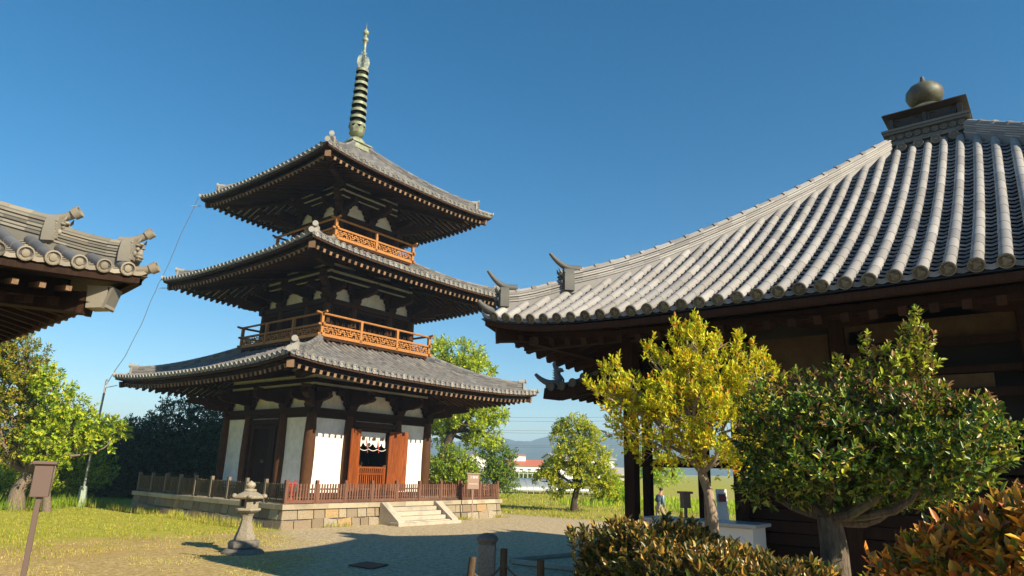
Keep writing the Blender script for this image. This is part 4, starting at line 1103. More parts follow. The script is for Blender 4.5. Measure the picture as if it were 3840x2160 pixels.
# ------------------------------------------------------------------ person
def skin(name, verts, edges, rad, matn, parent, sub=2):
    me = bpy.data.meshes.new(name); me.from_pydata([tuple(v) for v in verts], edges, [])
    o = bpy.data.objects.new(name, me); COL.objects.link(o); o.parent = parent
    sk = o.modifiers.new('skin', 'SKIN'); sk.use_smooth_shade = True
    for i, r_ in enumerate(rad):
        me.skin_vertices[0].data[i].radius = r_ if hasattr(r_, '__len__') else (r_, r_)
    me.skin_vertices[0].data[0].use_root = True
    ss = o.modifiers.new('sub', 'SUBSURF'); ss.levels = sub; ss.render_levels = sub
    me.materials.append(matn); return o
def make_person(loc, rz):
    skinm = plain_mat('skin', (.50,.28,.18), .55, noise_amt=.03); shirtm = mat('checked_shirt', lambda nt, p: (nt.links.new(mix(nt, _chk(nt), (.06,.13,.19), (.30,.40,.45)), p.inputs['Base Color'])))
    trm = plain_mat('khaki', (.34,.27,.18), .8); hairm = plain_mat('hair', (.012,.01,.009), .6); packm = plain_mat('dark_blue_pack', (.02,.03,.06), .7); shoem = plain_mat('shoe', (.05,.04,.035), .6)
    o = empty('person', loc, 'person in a checked blue shirt and khaki trousers walking with a dark backpack, head bowed', 'person', rz=rz)
    # faces +Y locally, mid-stride, leaning forward
    V = [(0,0,.93),(0,.02,1.10),(0,.05,1.28),(0,.08,1.42),(0,.11,1.49),(0,.15,1.56),(0,.18,1.63),(0,.19,1.69),
         (.10,0,.90),(.11,.20,.50),(.11,.12,.09),(.11,.27,.05),(-.10,0,.90),(-.11,-.02,.50),(-.11,-.32,.14),(-.11,-.22,.05),
         (.18,.07,1.40),(.23,.02,1.14),(.20,.16,.95),(.19,.20,.89),(-.18,.07,1.40),(-.23,.12,1.14),(-.17,.25,.98),(-.16,.28,.92)]
    E = [(0,1),(1,2),(2,3),(3,4),(4,5),(5,6),(6,7),(0,8),(8,9),(9,10),(10,11),(0,12),(12,13),(13,14),(14,15),(3,16),(16,17),(17,18),(18,19),(3,20),(20,21),(21,22),(22,23)]
    Rr = [(.14,.10),(.13,.09),(.15,.10),(.13,.09),.055,.07,.092,.075,.085,.058,.04,.035,.085,.058,.04,.035,.055,.042,.032,.030,.055,.042,.032,.030]
    fi = len(V)
    for s, hb_ in ((1,19),(-1,23)):
        hx, hy, hz = V[hb_]
        V.append((hx,hy+.02,hz-.05)); E.append((hb_,len(V)-1)); Rr.append((.036,.018)); pal = len(V)-1
        for k, dx in enumerate((-.03,-.01,.01,.03)):
            V.append((hx+dx,hy+.035,hz-.10)); E.append((pal,len(V)-1)); Rr.append(.009); V.append((hx+dx,hy+.055,hz-.13+.01*abs(k-1))); E.append((len(V)-2,len(V)-1)); Rr.append(.007)
        V.append((hx-s*.045,hy+.05,hz-.07)); E.append((pal,len(V)-1)); Rr.append(.010)
    body = skin('body', V, E, Rr, skinm, o)
    sV = [V[i] for i in (0,1,2,3,16,17,18,20,21,22)]; skin('shirt', [(p[0],p[1],p[2]-(.03 if i == 0 else 0)) for i, p in enumerate(sV)], [(0,1),(1,2),(2,3),(3,4),(4,5),(5,6),(3,7),(7,8),(8,9)], [(.17,.125),(.16,.12),(.175,.125),(.15,.11),.075,.06,.05,.075,.06,.05], shirtm, o)
    tV = [V[i] for i in (0,8,9,10,12,13,14)]; skin('trousers', tV, [(0,1),(1,2),(2,3),(0,4),(4,5),(5,6)], [(.16,.12),.105,.082,.065,.105,.082,.065], trm, o)
    skin('hair', [(0,.13,1.62),(0,.14,1.69),(0,.19,1.745)], [(0,1),(1,2)], [.082,.105,.07], hairm, o)
    skin('backpack', [(0,-.10,1.12),(0,-.10,1.25),(0,-.07,1.42)], [(0,1),(1,2)], [(.13,.10),(.15,.11),(.11,.07)], packm, o)
    for s in (-1,1): skin('shoe', [(s*.11, (.12 if s > 0 else -.32), .06 if s > 0 else .11), (s*.11, (.28 if s > 0 else -.19), .045)], [(0,1)], [.055,.045], shoem, o)
    fm = MB(); fm.blob((0,.275,1.635), (.014,.025,.02))
    for s in (-1,1): fm.blob((s*.088,.185,1.64), (.014,.025,.032))
    fm.build('nose_and_ears', skinm, o)
    fe_ = MB()
    for s in (-1,1): fe_.blob((s*.032,.265,1.66), (.010,.006,.006))
    fe_.box((0,.262,1.592), (.045,.008,.008)); fe_.build('eyes_and_mouth', hairm, o)
def _chk(nt):
    v = coords(nt, (1,1,1)); sep = N(nt, 'ShaderNodeSeparateXYZ'); nt.links.new(v, sep.inputs[0])
    a = math_(nt, 'GREATER_THAN', math_(nt, 'FRACT', math_(nt, 'MULTIPLY', sep.outputs[0], 16)), .55)
    b_ = math_(nt, 'GREATER_THAN', math_(nt, 'FRACT', math_(nt, 'MULTIPLY', sep.outputs[2], 16)), .55)
    return math_(nt, 'MULTIPLY', math_(nt, 'ADD', a, b_), .5)
p = at(1658,1260,33); make_person((p.x,p.y,-.25), R(-70-35))

# ------------------------------------------------------------------ far background: buildings, greenhouse, railing, wires, hills
redroof = plain_mat('red_metal_roof', (.50,.13,.05), .6, noise_amt=.05); farwhite = plain_mat('far_white_wall', (.78,.77,.73), .8, noise_amt=.04); glassd = plain_mat('window_glass', (.06,.08,.10), .2); shedm = plain_mat('grey_shed', (.35,.34,.31), .8)
def house(loc, rz, L, W, Hh, rh, label, roofm, wallm, nwin, cupola=False, cat='building', name='warehouse'):
    o = empty(name, loc, label, cat, None, rz)
    m_ = MB(); m_.box((0,0,Hh/2), (L,W,Hh)); m_.prism([(-W/2,Hh),(W/2,Hh),(0,Hh+rh)], (-L/2+.05,0,0), (0,1,0), (0,0,1), .1); m_.prism([(-W/2,Hh),(W/2,Hh),(0,Hh+rh)], (L/2-.05,0,0), (0,1,0), (0,0,1), .1); wo = m_.build('wall', wallm, o)
    m_ = MB()
    for s in (-1,1): m_.add([(-L/2-.5,s*(W/2+.6),Hh-.2),(L/2+.5,s*(W/2+.6),Hh-.2),(L/2+.5,0,Hh+rh+.12),(-L/2-.5,0,Hh+rh+.12),(-L/2-.5,s*(W/2+.6),Hh-.0),(L/2+.5,s*(W/2+.6),Hh-.0),(L/2+.5,0,Hh+rh+.32),(-L/2-.5,0,Hh+rh+.32)], [(0,1,2,3),(7,6,5,4),(0,4,5,1),(1,5,6,2),(3,7,4,0)])
    m_.build('roof', roofm, o)
    for i in range(nwin):
        x = -L/2+(i+.5)*L/nwin
        for zz in ((Hh*.55,) if Hh < 6 else (Hh*.68,)):
            m_ = MB(); m_.box((x,-W/2-.03,zz), (L/nwin*.42,.1,Hh*.17)); m_.build('window', glassd, wo)
    for i in range(2):
        m_ = MB(); m_.box((L/2+.03,-W/4+i*W/2.4,Hh*.6), (.1,W*.09,Hh*.18)); m_.build('window', glassd, wo)
    if cupola:
        m_ = MB(); m_.box((-L*.18,0,Hh+rh+.6), (5,4,2.6)); m_.build('roof_vent', wallm, o); m_ = MB(); m_.box((-L*.18,0,Hh+rh+2.1), (6,5,.4), taper=.8); m_.build('vent_roof', redroof, o)
def flat(px, py, d_): v = at(px, py, d_); return (v.x, v.y, 0)
fx = flat(1322,1195,300); house(fx, R(-40), 17, 14, 3.6, 2.2, 'long white building with an orange-red roof and dark windows beyond the greenhouse', redroof, farwhite, 5, True)
house(flat(1180,1185,150), R(60), 9, 7, 3.4, 1.6, 'white gabled house half hidden between the trees right of the pagoda', shedm, farwhite, 2, name='gabled_house')
house(flat(1455,1190,180), R(-35), 16, 9, 5.2, .8, 'white building behind the round tree near the veranda posts', shedm, farwhite, 4, name='white_building')
house(flat(1549,1208,95), R(-25), 3.3, 2.6, 1.9, .5, 'small grey shed in the field just left of the veranda corner post', shedm, plain_mat('shed_wall', (.42,.40,.34), .9), 2, cat='shed', name='shed')
gh = empty('greenhouse', flat(1335,1240,66), 'long low plastic tunnel greenhouse with hoops in the field', 'greenhouse', rz=R(-34))
m_ = MB(); V = []; F = []
for i in range(2):
    for j in range(13):
        a = math.pi*j/12; V.append((-7+i*14, -1.7*math.cos(a), .35+1.0*math.sin(a)))
for j in range(12): F.append((j,j+1,14+j,13+j))
m_.add(V, F, .5, True); m_.add([tuple(V[j]) for j in range(13)], [tuple(range(13))]); m_.add([tuple(V[13+j]) for j in range(13)], [tuple(reversed(range(13)))])
m_.build('plastic_cover', plain_mat('milky_plastic', (.22,.26,.29), .35, noise_amt=.2), gh)
for i in range(24):
    m_ = MB() if i == 0 else m_
    x = -7+i*14/23; m_.tube([(x,-1.71*math.cos(math.pi*j/12),.35+1.01*math.sin(math.pi*j/12)) for j in range(13)], .02, 4, False)
    m_.box((x,-1.7,.15), (.05,.05,.42)); m_.box((x,1.7,.15), (.05,.05,.42))
m_.box((0,-1.72,.33),(14,.04,.05)); m_.build('hoops', M['galv'], gh)
rl_ = empty('railing', flat(1335,1215,100), 'pale railing on a low concrete wall beyond the greenhouse', 'railing', rz=R(-37))
m_ = MB(); m_.box((0,0,.35), (26,.25,.7)); m_.build('low_wall', M['granite'], rl_); m_ = MB()
for i in range(40): m_.box((-13+i*.66,0,1.15), (.12,.05,.95))
m_.box((0,0,1.62),(26,.06,.08)); m_.box((0,0,.8),(26,.06,.08)); m_.build('rails', plain_mat('pale_rail', (.42,.42,.38), .7), rl_)
for i, (ya, yb_, d_) in enumerate(((1046,1041,120),(1055,1051,121),(1079,1075,135),(1085,1082,136),(1117,1115,150),(1121,1119,151))):
    a, b_ = at(1150,ya,d_), at(1720,yb_,d_*1.05); m_ = MB()
    m_.tube([a.lerp(b_,t)+Vector((0,0,-.5*4*t*(1-t))) for t in np.linspace(0,1,12)], .022, 4)
    nm = ('uppermost','second highest','third highest','third lowest','second lowest','lowest')[i]
    tag(m_.build('power_line', M['cable']), nm+' of the six thin power lines crossing the sky over the round tree', 'power line', 'power lines')
# hills
hv = []; hf = []; na, nr = 160, 10
def ridge(a):
    t = (a-50)
    return 70+22*math.exp(-((a-58)/5)**2)+10*math.sin(a*.9)+5*math.sin(a*2.3+1)+34*math.exp(-((a-66)/7)**2)*.3 + 3*math.sin(a*7)
for i in range(na+1):
    a = 5+115*i/na
    for j in range(nr+1):
        t = j/nr; rad = 1150+900*t; hgt = ridge(a+2*math.sin(j))*math.sin(math.pi*min(1,t*1.15)*.5)**.9*(1-.0*t) - 3
        hv.append((CAM.x+rad*math.sin(R(a)), CAM.y+rad*math.cos(R(a)), hgt+3*math.sin(i*1.7+j*2.1)*t))
for i in range(na):
    for j in range(nr): hf.append((i*(nr+1)+j, i*(nr+1)+j+1, (i+1)*(nr+1)+j+1, (i+1)*(nr+1)+j))
m_ = MB(); m_.add(hv, hf, .5, True)
def _hl(nt, p):
    n1 = noise(nt, coords(nt), .02, 8, .7); nt.links.new(ramp(nt, n1, [(.35, (.025,.05,.03)), (.7, (.06,.10,.05))]), p.inputs['Base Color']); p.inputs['Roughness'].default_value = 1
tag(m_.build('hills', mat('forest_hills', _hl)), kind='structure')
# haze
m_ = MB(); m_.add([(-2200,-2200,-1),(2200,-2200,-1),(2200,2200,-1),(-2200,2200,-1),(-2200,-2200,118),(2200,-2200,118),(2200,2200,118),(-2200,2200,118)], [(3,2,1,0),(4,5,6,7),(0,1,5,4),(1,2,6,5),(2,3,7,6),(3,0,4,7)])
hm = bpy.data.materials.new('haze_air'); hm.use_nodes = True; nt = hm.node_tree; nt.nodes.remove(nt.nodes['Principled BSDF'])
pv = nt.nodes.new('ShaderNodeVolumePrincipled'); pv.inputs['Density'].default_value = .00055; pv.inputs['Color'].default_value = (.50,.74,1,1); pv.inputs['Anisotropy'].default_value = .0
nt.links.new(pv.outputs[0], nt.nodes['Material Output'].inputs['Volume'])
if HAZE: tag(m_.build('haze', hm), kind='stuff')
# ------------------------------------------------------------------ leaves
def norm(a): return a/np.maximum(np.linalg.norm(a, axis=-1, keepdims=True), 1e-9)
def leaves(name, P, D, U, L, W, C, matl, parent, hexa=True, fold=.25, droop=.1):
    """P bases, D directions, U face normals (approx), L lengths, W widths, C colours"""
    n = len(P); D = norm(D); S = norm(np.cross(D, U)); Nn = np.cross(S, D)
    L = np.broadcast_to(L, (n,))[:, None]; W = np.broadcast_to(W, (n,))[:, None]
    if hexa:
        f = [P, P+D*L*.3+S*W*.5+Nn*W*fold, P+D*L*.68+S*W*.42+Nn*(W*fold-L*droop*.4), P+D*L-Nn*L*droop, P+D*L*.68-S*W*.42+Nn*(W*fold-L*droop*.4), P+D*L*.3-S*W*.5+Nn*W*fold]
        k = 6; idx = np.array([0,1,2,3, 0,3,4,5])
    else:
        f = [P, P+D*L*.45+S*W*.5, P+D*L, P+D*L*.45-S*W*.5]; k = 4; idx = np.array([0,1,2,3])
    V = np.stack(f, 1).reshape(-1, 3)
    nf = len(idx)//4
    F = (np.arange(n)[:, None]*k+idx[None]).reshape(-1)
    me = bpy.data.meshes.new(name); me.vertices.add(len(V)); me.vertices.foreach_set('co', V.astype('f').ravel())
    me.loops.add(len(F)); me.loops.foreach_set('vertex_index', F.astype('i'))
    me.polygons.add(n*nf); me.polygons.foreach_set('loop_start', np.arange(0, len(F), 4, dtype='i')); me.polygons.foreach_set('loop_total', np.full(n*nf, 4, 'i'))
    ca = me.color_attributes.new('Col', 'FLOAT_COLOR', 'POINT')
    cc = np.concatenate([np.repeat(C, k, 0), np.ones((n*k, 1))], 1); ca.data.foreach_set('color', cc.astype('f').ravel())
    me.materials.append(matl); me.update(); me.validate()
    o = bpy.data.objects.new(name, me); COL.objects.link(o)
    if parent is not None: o.parent = parent
    return o
def palette(n, cols, wts=None, jit=.18, cl=None):
    cols = np.array(cols, float); wts = np.array(wts if wts is not None else [1]*len(cols), float); wts /= wts.sum()
    i = rng.choice(len(cols), n, p=wts); c = cols[i]; 
    c = c*(1+rng.normal(0, jit, (n, 1)))*(1+rng.normal(0, jit*.35, (n, 3)))
    return np.clip(c, .003, .95)
def vnoise(P, s, seed=0.0):
    return np.array([noise_fn(Vector((p[0]*s+seed, p[1]*s, p[2]*s))) for p in P])
from mathutils import noise as _nz
noise_fn = _nz.noise
def crown_pts(lobes, n, inner=.45, thr=-.12, nscale=1.6, seed=0):
    """points spread through ellipsoid lobes (centre, radii), thinned by noise to leave gaps"""
    w_ = np.array([(l[1][0]*l[1][1]*l[1][2])**.72 for l in lobes]); w_ /= w_.sum()
    out = []; dirs = []
    while sum(map(len, out)) < n:
        m_ = n; li = rng.choice(len(lobes), m_, p=w_)
        c = np.array([l[0] for l in lobes])[li]; r_ = np.array([l[1] for l in lobes])[li]
        d = norm(rng.normal(size=(m_, 3))); t = rng.uniform(inner**3, 1, (m_, 1))**(1/3)
        t *= 1+rng.normal(0, .06, (m_, 1))
        p = c+d*r_*t
        keep = vnoise(p, nscale/np.mean(r_)*1.0, seed) > thr
        out.append(p[keep]); dirs.append(norm(d/r_)[keep])
    return np.concatenate(out)[:n], np.concatenate(dirs)[:n]
def shoots(tips, dirs, per, stem, L, asp, upb=.8, spread=.75):
    """leafy shoots: every tip gets `per` leaves set spirally round a short stem"""
    n = len(tips); ax = norm(dirs+np.array([0,0,upb])+rng.normal(0,.35,(n,3)))
    a = norm(np.cross(ax, rng.normal(size=(n,3)))); b_ = np.cross(ax, a)
    P, D, U = [], [], []
    for k in range(per):
        ph = k*2.4+rng.uniform(0,.6,(n,1)); t = (k+.5)/per
        rad = a*np.cos(ph)+b_*np.sin(ph)
        P.append(tips+ax*stem*t); sp = spread*(1.25-.8*t)
        d = norm(ax*(1-.3*(1-t))+rad*sp*1.2+rng.normal(0,.12,(n,3))); D.append(d)
        U.append(norm(ax-d*np.sum(ax*d,1,keepdims=True)+rng.normal(0,.25,(n,3))))
    return np.concatenate(P), np.concatenate(D), np.concatenate(U), ax
def limb(mb, a, b_, r0, r1, wob=.08, n=7, seg=6):
    a = Vector(a); b_ = Vector(b_); L = (b_-a).length
    o1 = Vector(rng.normal(0, wob, 3))*L; o2 = Vector(rng.normal(0, wob, 3))*L*.6
    pts = [a.lerp(b_, t)+o1*math.sin(math.pi*t)+o2*math.sin(2*math.pi*t) for t in np.linspace(0,1,seg+1)]
    mb.tube(pts, [r0+(r1-r0)*t for t in np.linspace(0,1,seg+1)], n); return pts
def tree(name, label, cat, base, fork, lobes, n, per, stem, L, asp, cols, wts, tr, bark, group=None, matl='leaf', thr=-.12, nscale=1.6, inner=.45, hexa=False, upb=.5, twigs=60, trunk_pts=None, cluster=.14, seed=0, spread=.75, spikes=(), tlabel=None):
    o = empty(name, base, label, cat, group); B = np.array(base, float)
    lobes = [(np.array(c)-B, np.array(r_)) for c, r_ in lobes]; fork = Vector(fork)-Vector(base)
    tb = MB()
    tp = [Vector((0,0,-.1))]+[Vector(q)-Vector(base) for q in (trunk_pts or [])]+[fork]
    tb.tube(tp, [tr*1.35]+[tr*(1-.3*i/len(tp)) for i in range(1,len(tp))], 12)
    tips, dirs = crown_pts(lobes, n, inner, thr, nscale, seed)
    for sp in spikes: # (start, end, count): leafy spikes standing out of the crown
        a, e, c_ = np.array(sp[0])-B, np.array(sp[1])-B, sp[2]
        t = rng.uniform(0,1,(c_,1)); tips = np.concatenate([tips, a+(e-a)*t+rng.normal(0,1,(c_,3))*(sp[3] if len(sp) > 3 else .06)*(1.25-t)]); dirs = np.concatenate([dirs, norm(np.repeat((e-a)[None],c_,0)+rng.normal(0,.6,(c_,3))*np.linalg.norm(e-a))])
        limb(tb, fork.lerp(Vector(a),.4), a, tr*.25, tr*.14); limb(tb, a, e, tr*.13, .004, .03)
    mains = []
    for c, r_ in lobes:
        pts = limb(tb, fork-Vector((0,0,.1*tr)), Vector(c)-Vector((0,0,r_[2]*.15)), tr*(.45 if name != 'clipped_tree' else .34), tr*.16); mains.append((pts, r_))
    for i in rng.choice(len(tips), min(twigs, len(tips)), False):
        p = Vector(tips[i]); best = min((q for pts, _ in mains for q in pts[2:]), key=lambda q: (q-p).length)
        limb(tb, best, p, tr*.14, tr*.03, .1, 5, 5)
    tb.build('trunk', M[bark], o)
    P, D, U, ax = shoots(tips, dirs, per, stem, L, asp, upb, spread)
    nn = len(P); ll = L*rng.uniform(.45,1.25,nn)
    cl = np.tile(vnoise(tips, 1.3/np.mean([r_[0] for _, r_ in lobes])*2, 5+seed), per)[:, None]
    C = palette(nn, cols, wts, cluster)*(1+.25*cl)
    if name == 'clipped_tree':  # new-growth tint doubles as painted sunlit highlights on crown top and shoots
        up_ = np.tile((dirs[:,2] > .45) & (tips[:,2] > np.percentile(tips[:,2],55)), per)[:,None] & (rng.uniform(0,1,(nn,1)) < .26)
        spk = np.tile(np.arange(len(tips)) >= n, per)[:,None]; C = np.where(spk & (rng.uniform(0,1,(nn,1)) < .7), np.array([.38,.44,.03])*(1+rng.normal(0,.25,(nn,1))), C)
        C = np.where(up_, np.array([.32,.17,.07])*(1+rng.normal(0,.25,(nn,1))), C)
    leaves('crown', P, D, U, ll, ll*asp, np.clip(C,.003,.9), M[matl], o, hexa)
    return o
def A(px, py, d_): v = at(px, py, d_); return (v.x, v.y, v.z)
def G(px, py, d_): v = at(px, py, d_); return (v.x, v.y, 0.)

YG = [(.13,.20,.02),(.20,.24,.025),(.08,.13,.015)]
# young tree with yellow leaves in front of the veranda
d = 7.6
def yl(px, py, rx, rz, dd=0, ry=None): s = (d+dd)/F_PX*1.4907*1.05; return (A(px,py,d+dd), (rx*s, (ry or rx)*s, rz*s))
b0 = G(1800,1380,d)
tree('young_tree', 'small tree full of bright yellow-green leaves in front of the veranda posts', 'tree', b0, A(1765,1190,d),
     [yl(1752,890,48,60),yl(1700,950,75,50,.1),yl(1790,950,70,55,0),yl(1675,995,95,60,.2),yl(1845,990,75,55,-.1),yl(1760,1050,140,85,.1),yl(1620,1060,80,70,.3),yl(1840,1090,80,85,-.3),yl(1690,1140,95,38,0),yl(1815,1155,60,40,0),yl(1580,990,50,40,.1),yl(1905,955,50,50,-.1)],
     2100, 7, .10, .056, .42, [(.72,.64,.022),(.56,.60,.025),(.78,.52,.022),(.28,.38,.018),(.56,.24,.02)], [3.4,4,1.2,1.4,.6], .058, 'bark_pale', matl='leaf', thr=-.03, nscale=1.9, hexa=True, upb=1.2, twigs=170, trunk_pts=[A(1793,1300,d),A(1783,1240,d)], spread=.6, cluster=.12,
     spikes=[(A(1750,870,d),A(1752,812,d),30),(A(1712,880,d),A(1702,815,d),26),(A(1855,930,d),A(1855,848,d),34),(A(1890,930,d),A(1930,905,d),20),(A(1560,960,d),A(1515,925,d),22),(A(1545,1010,d),A(1475,968,d),26),(A(1590,960,d),A(1545,915,d),18),(A(1640,910,d),A(1628,878,d),16),(A(1660,920,d),A(1655,890,d),14),(A(1800,900,d),A(1812,850,d),14),(A(1730,880,d),A(1728,830,d),14),(A(1870,950,d),A(1895,868,d),16),(A(1905,960,d),A(1945,930,d),14),(A(1610,1000,d),A(1570,960,d),16),(A(1560,1060,d),A(1520,1030,d),14)])
# second pale trunk just behind it
tb = MB(); b1 = G(1779,1330,9.2); tb.tube([(0,0,-.1), tuple(Vector(A(1779,1240,9.2))-Vector(b1)), tuple(Vector(A(1772,1190,9.2))-Vector(b1))], [.055,.045,.035], 9)
o = empty('thin_tree', b1, 'thin second trunk close behind the pale trunk of the yellow tree', 'tree'); tb.build('trunk', M['bark'], o)
# clipped dark evergreen with its tall shoots
d = 6.3; b0 = G(2098,1420,d)
tree('clipped_tree', 'broad dark green clipped tree with a tall leafy shoot on top', 'tree', b0, A(2085,1300,d),
     [yl(2010,1035,105,80,0,120),yl(2130,1040,115,85,.1,120),yl(2290,1060,130,75,0,110),yl(2420,1080,100,70,-.2,100),yl(1990,1120,110,75,.1,110),yl(2120,1150,130,85,-.3,110),yl(2280,1160,130,75,-.2,110),yl(2400,1160,90,60,-.3),yl(2060,1210,110,45,0),yl(1960,1190,75,55,0),yl(1930,1235,60,32,.2),yl(2170,1235,120,38,.3),yl(2310,1225,100,36,.2),yl(2460,1175,70,45,-.2),yl(2230,1105,150,90,.3)],
     4700, 6, .065, .057, .40, [(.022,.06,.008),(.06,.13,.012),(.18,.27,.02),(.42,.40,.03),(.34,.17,.06)], [3.2,3.2,3.2,2.0,.6], .115, 'bark_mid', matl='leaf_gloss', thr=-.14, nscale=1.7, hexa=True, upb=.9, twigs=60, inner=.62, trunk_pts=[A(2098,1375,d)], cluster=.2, spread=.8,
     spikes=[(A(2255,1000,d),A(2306,795,d),70,.09),(A(2235,1000,d),A(2235,900,d),40,.09),(A(2290,1000,d),A(2345,905,d),40,.09),(A(2265,1000,d),A(2275,880,d),34,.10),(A(2200,980,d),A(2178,850,d),34,.08),(A(2270,960,d),A(2330,860,d),36,.10),(A(2100,960,d),A(2112,915,d),16,.04),(A(2470,1040,d),A(2490,1020,d),18),(A(2150,950,d),A(2160,925,d),14)], seed=3)
# photinia hedges
def hedge(name, label, pts, h, wd, n, L, cols, wts, seed=0, tall=.0):
    """hedge along a line of (x, y, top)"""
    o = empty(name, (pts[0][0], pts[0][1], 0), label, 'hedge'); B = np.array([pts[0][0], pts[0][1], 0])
    tips, dirs = [], []
    P_ = np.array(pts, float); seg = rng.integers(0, len(P_)-1, n); t = rng.uniform(0,1,(n,1))
    c = P_[seg]*(1-t)+P_[seg+1]*t; tn = norm((P_[seg+1]-P_[seg])*np.array([1,1,0])); sd = np.cross(tn, [0,0,1])
    # superellipse cross-section
    ang = rng.uniform(-.35, math.pi+.35, (n,1)); e = .55
    cx = np.sign(np.cos(ang))*np.abs(np.cos(ang))**e; cz = np.sign(np.sin(ang))*np.abs(np.sin(ang))**e
    low = rng.uniform(0,1,(n,1)) < .45; rr = rng.uniform(.78,1.04,(n,1))
    zz = np.where(low, rng.uniform(.1,.85,(n,1)), .55+.45*cz*rr)
    xx = np.where(low, np.sign(cx)*rng.uniform(.82,1.03,(n,1)), cx*rr)
    pos = np.concatenate([c[:, :2]+sd[:, :2]*xx*wd, c[:, 2:3]*zz], 1)
    ends = rng.uniform(0,1,n) < .16; k_ = ends.sum(); a2 = rng.uniform(0,math.pi*2,k_)
    which = rng.integers(0,2,k_); E = P_[which*(len(P_)-1)]; pos[ends] = np.stack([E[:,0]+np.cos(a2)*wd*rng.uniform(.8,1,k_), E[:,1]+np.sin(a2)*wd*rng.uniform(.8,1,k_), E[:,2]*rng.uniform(.1,.97,k_)],1)
    pos[:, :2] += (vnoise(pos, 1.8, seed)[:, None]*.22)*(pos[:, :2]-c[:, :2]); pos[:, 2] += vnoise(pos*np.array([1,1,0]), 2.3, seed+9)*.12
    out = norm(np.concatenate([sd[:, :2]*xx, np.maximum(zz-.3,0)*1.2], 1)+rng.normal(0,.2,(n,3)))
    pos -= B
    P, D, U, ax = shoots(pos, out, 7, .09, L, .4, .8, .65)
    nn = len(P); ll = L*rng.uniform(.6,1.2,nn); C = palette(nn, cols, wts, .18)
    top = np.tile(np.clip((zz[:,0]-.75)*4,0,1),7)[:,None]
    young = np.array([.42,.24,.04])*(1+rng.normal(0,.25,(nn,1))); C = np.where((rng.uniform(0,1,(nn,1)) < .35*top), young, C)
    leaves('foliage', P, D, U, ll, ll*.38, np.clip(C,.004,.9), M['leaf_gloss'], o, True)
    cr = MB()
    for i in range(len(pts)-1):
        a, b_ = Vector(pts[i])-Vector(B), Vector(pts[i+1])-Vector(B)
        for q in range(9):
            t_ = (q+.5)/9; p_ = a.lerp(b_, t_); cr.tube([(p_.x+random.uniform(-.1,.1),p_.y,-.05),(p_.x+random.uniform(-.2,.2),p_.y+random.uniform(-.2,.2),p_.z*.5),(p_.x+random.uniform(-.35,.35),p_.y+random.uniform(-.3,.3),p_.z*.88)], [.02,.014,.005], 5)
    cr.build('stems', M['bark_dark'], o)
    return o
HC_ = [(.07,.09,.014),(.12,.12,.018),(.16,.11,.025),(.20,.13,.03),(.03,.04,.008)]
hp = [G(1595,1400,6.3), G(1820,1400,5.5), G(2050,1400,5.2)]
hp = [(hp[0][0],hp[0][1],1.72),(hp[1][0],hp[1][1],1.53),(hp[2][0],hp[2][1],1.50)]
hedge('hedge', 'low brownish green hedge along the bottom in front of the veranda and the white cabinet', hp, 1.8, .56, 7000, .074, HC_, [3,3,2.4,1.6,1.5])
hp = [G(2330,1400,4.3), G(2500,1400,4.1), G(2720,1400,4.0)]
hp = [(hp[0][0],hp[0][1],1.72),(hp[1][0],hp[1][1],2.0),(hp[2][0],hp[2][1],2.12)]
hedge('orange_bush', 'bush with glowing orange new leaves in the bottom right corner', hp, 2, .40, 2900, .078, [(.09,.12,.015),(.55,.22,.03),(.64,.31,.035),(.38,.11,.03),(.24,.26,.02)], [2.2,3,3,1.6,1.4], 4)

# middle-distance trees
tree('big_tree', 'tall leaning broadleaf tree directly behind the right side of the pagoda', 'tree', G(1092,1232,50), A(1140,1085,50),
     [(A(x,y,50+q),(r_,r_,r_*.75)) for x,y,r_,q in ((1120,895,1.5,1),(1165,900,1.5,0),(1200,930,1.2,-1),(1130,940,1.6,2),(1175,960,1.7,0),(1105,985,1.6,1),(1225,985,1.0,0),(1150,1010,1.8,-1),(1205,1025,1.5,1),(1240,1045,.9,0),(1110,1050,1.4,0),(1170,1065,1.5,1),(1225,1085,1.1,-1),(1200,1110,.9,0),(1240,1110,.5,0),(1095,1090,1.0,2))],
     3400, 12, .42, .20, .6, [(.24,.38,.02),(.42,.52,.03),(.60,.62,.035),(.09,.16,.015)], [3,4,2.4,1.2], .36, 'bark_dark', thr=-.08, nscale=1.6, twigs=60, trunk_pts=[A(1104,1175,50),A(1120,1125,50)], upb=.3, group='trees in the field behind the pagoda', spread=1.2)
tree('shrub', 'rounded leafy shrub at the foot of the leaning tree, right of the pagoda wall', 'shrub', G(1140,1235,44), A(1138,1200,44),
     [(A(1135,1175,44),(1.5,1.5,1.2)),(A(1158,1195,44),(1.1,1.1,.9)),(A(1105,1190,44),(1.2,1.2,1.0)),(A(1135,1215,44),(1.6,1.6,.8))], 1300, 10, .3, .16, .6, [(.16,.30,.02),(.32,.42,.03),(.46,.48,.03),(.05,.11,.012)], [3,3,1.6,1.6], .1, 'bark_dark', thr=-.2, twigs=14, spread=1.1)
tree('conifer', 'bushy dark tree between the sign and the red-roofed building', 'tree', G(1243,1252,53), A(1243,1215,53),
     [(A(1240,1150,53),(1.2,1.2,1.3)),(A(1262,1165,53),(1.1,1.1,1.2)),(A(1222,1180,53),(1.1,1.1,1.0)),(A(1262,1205,53),(1.2,1.2,1.1)),(A(1235,1215,53),(1.3,1.3,1.1)),(A(1276,1228,53),(.9,.9,.6)),(A(1283,1140,53),(.4,.4,.5)),(A(1235,1128,53),(.5,.5,.5))], 1500, 10, .3, .16, .5, [(.11,.22,.02),(.24,.36,.025),(.34,.38,.03),(.035,.08,.012)], [3,3,1.2,2], .16, 'bark_dark', thr=-.15, twigs=20, spread=1.0)
d = 38.7
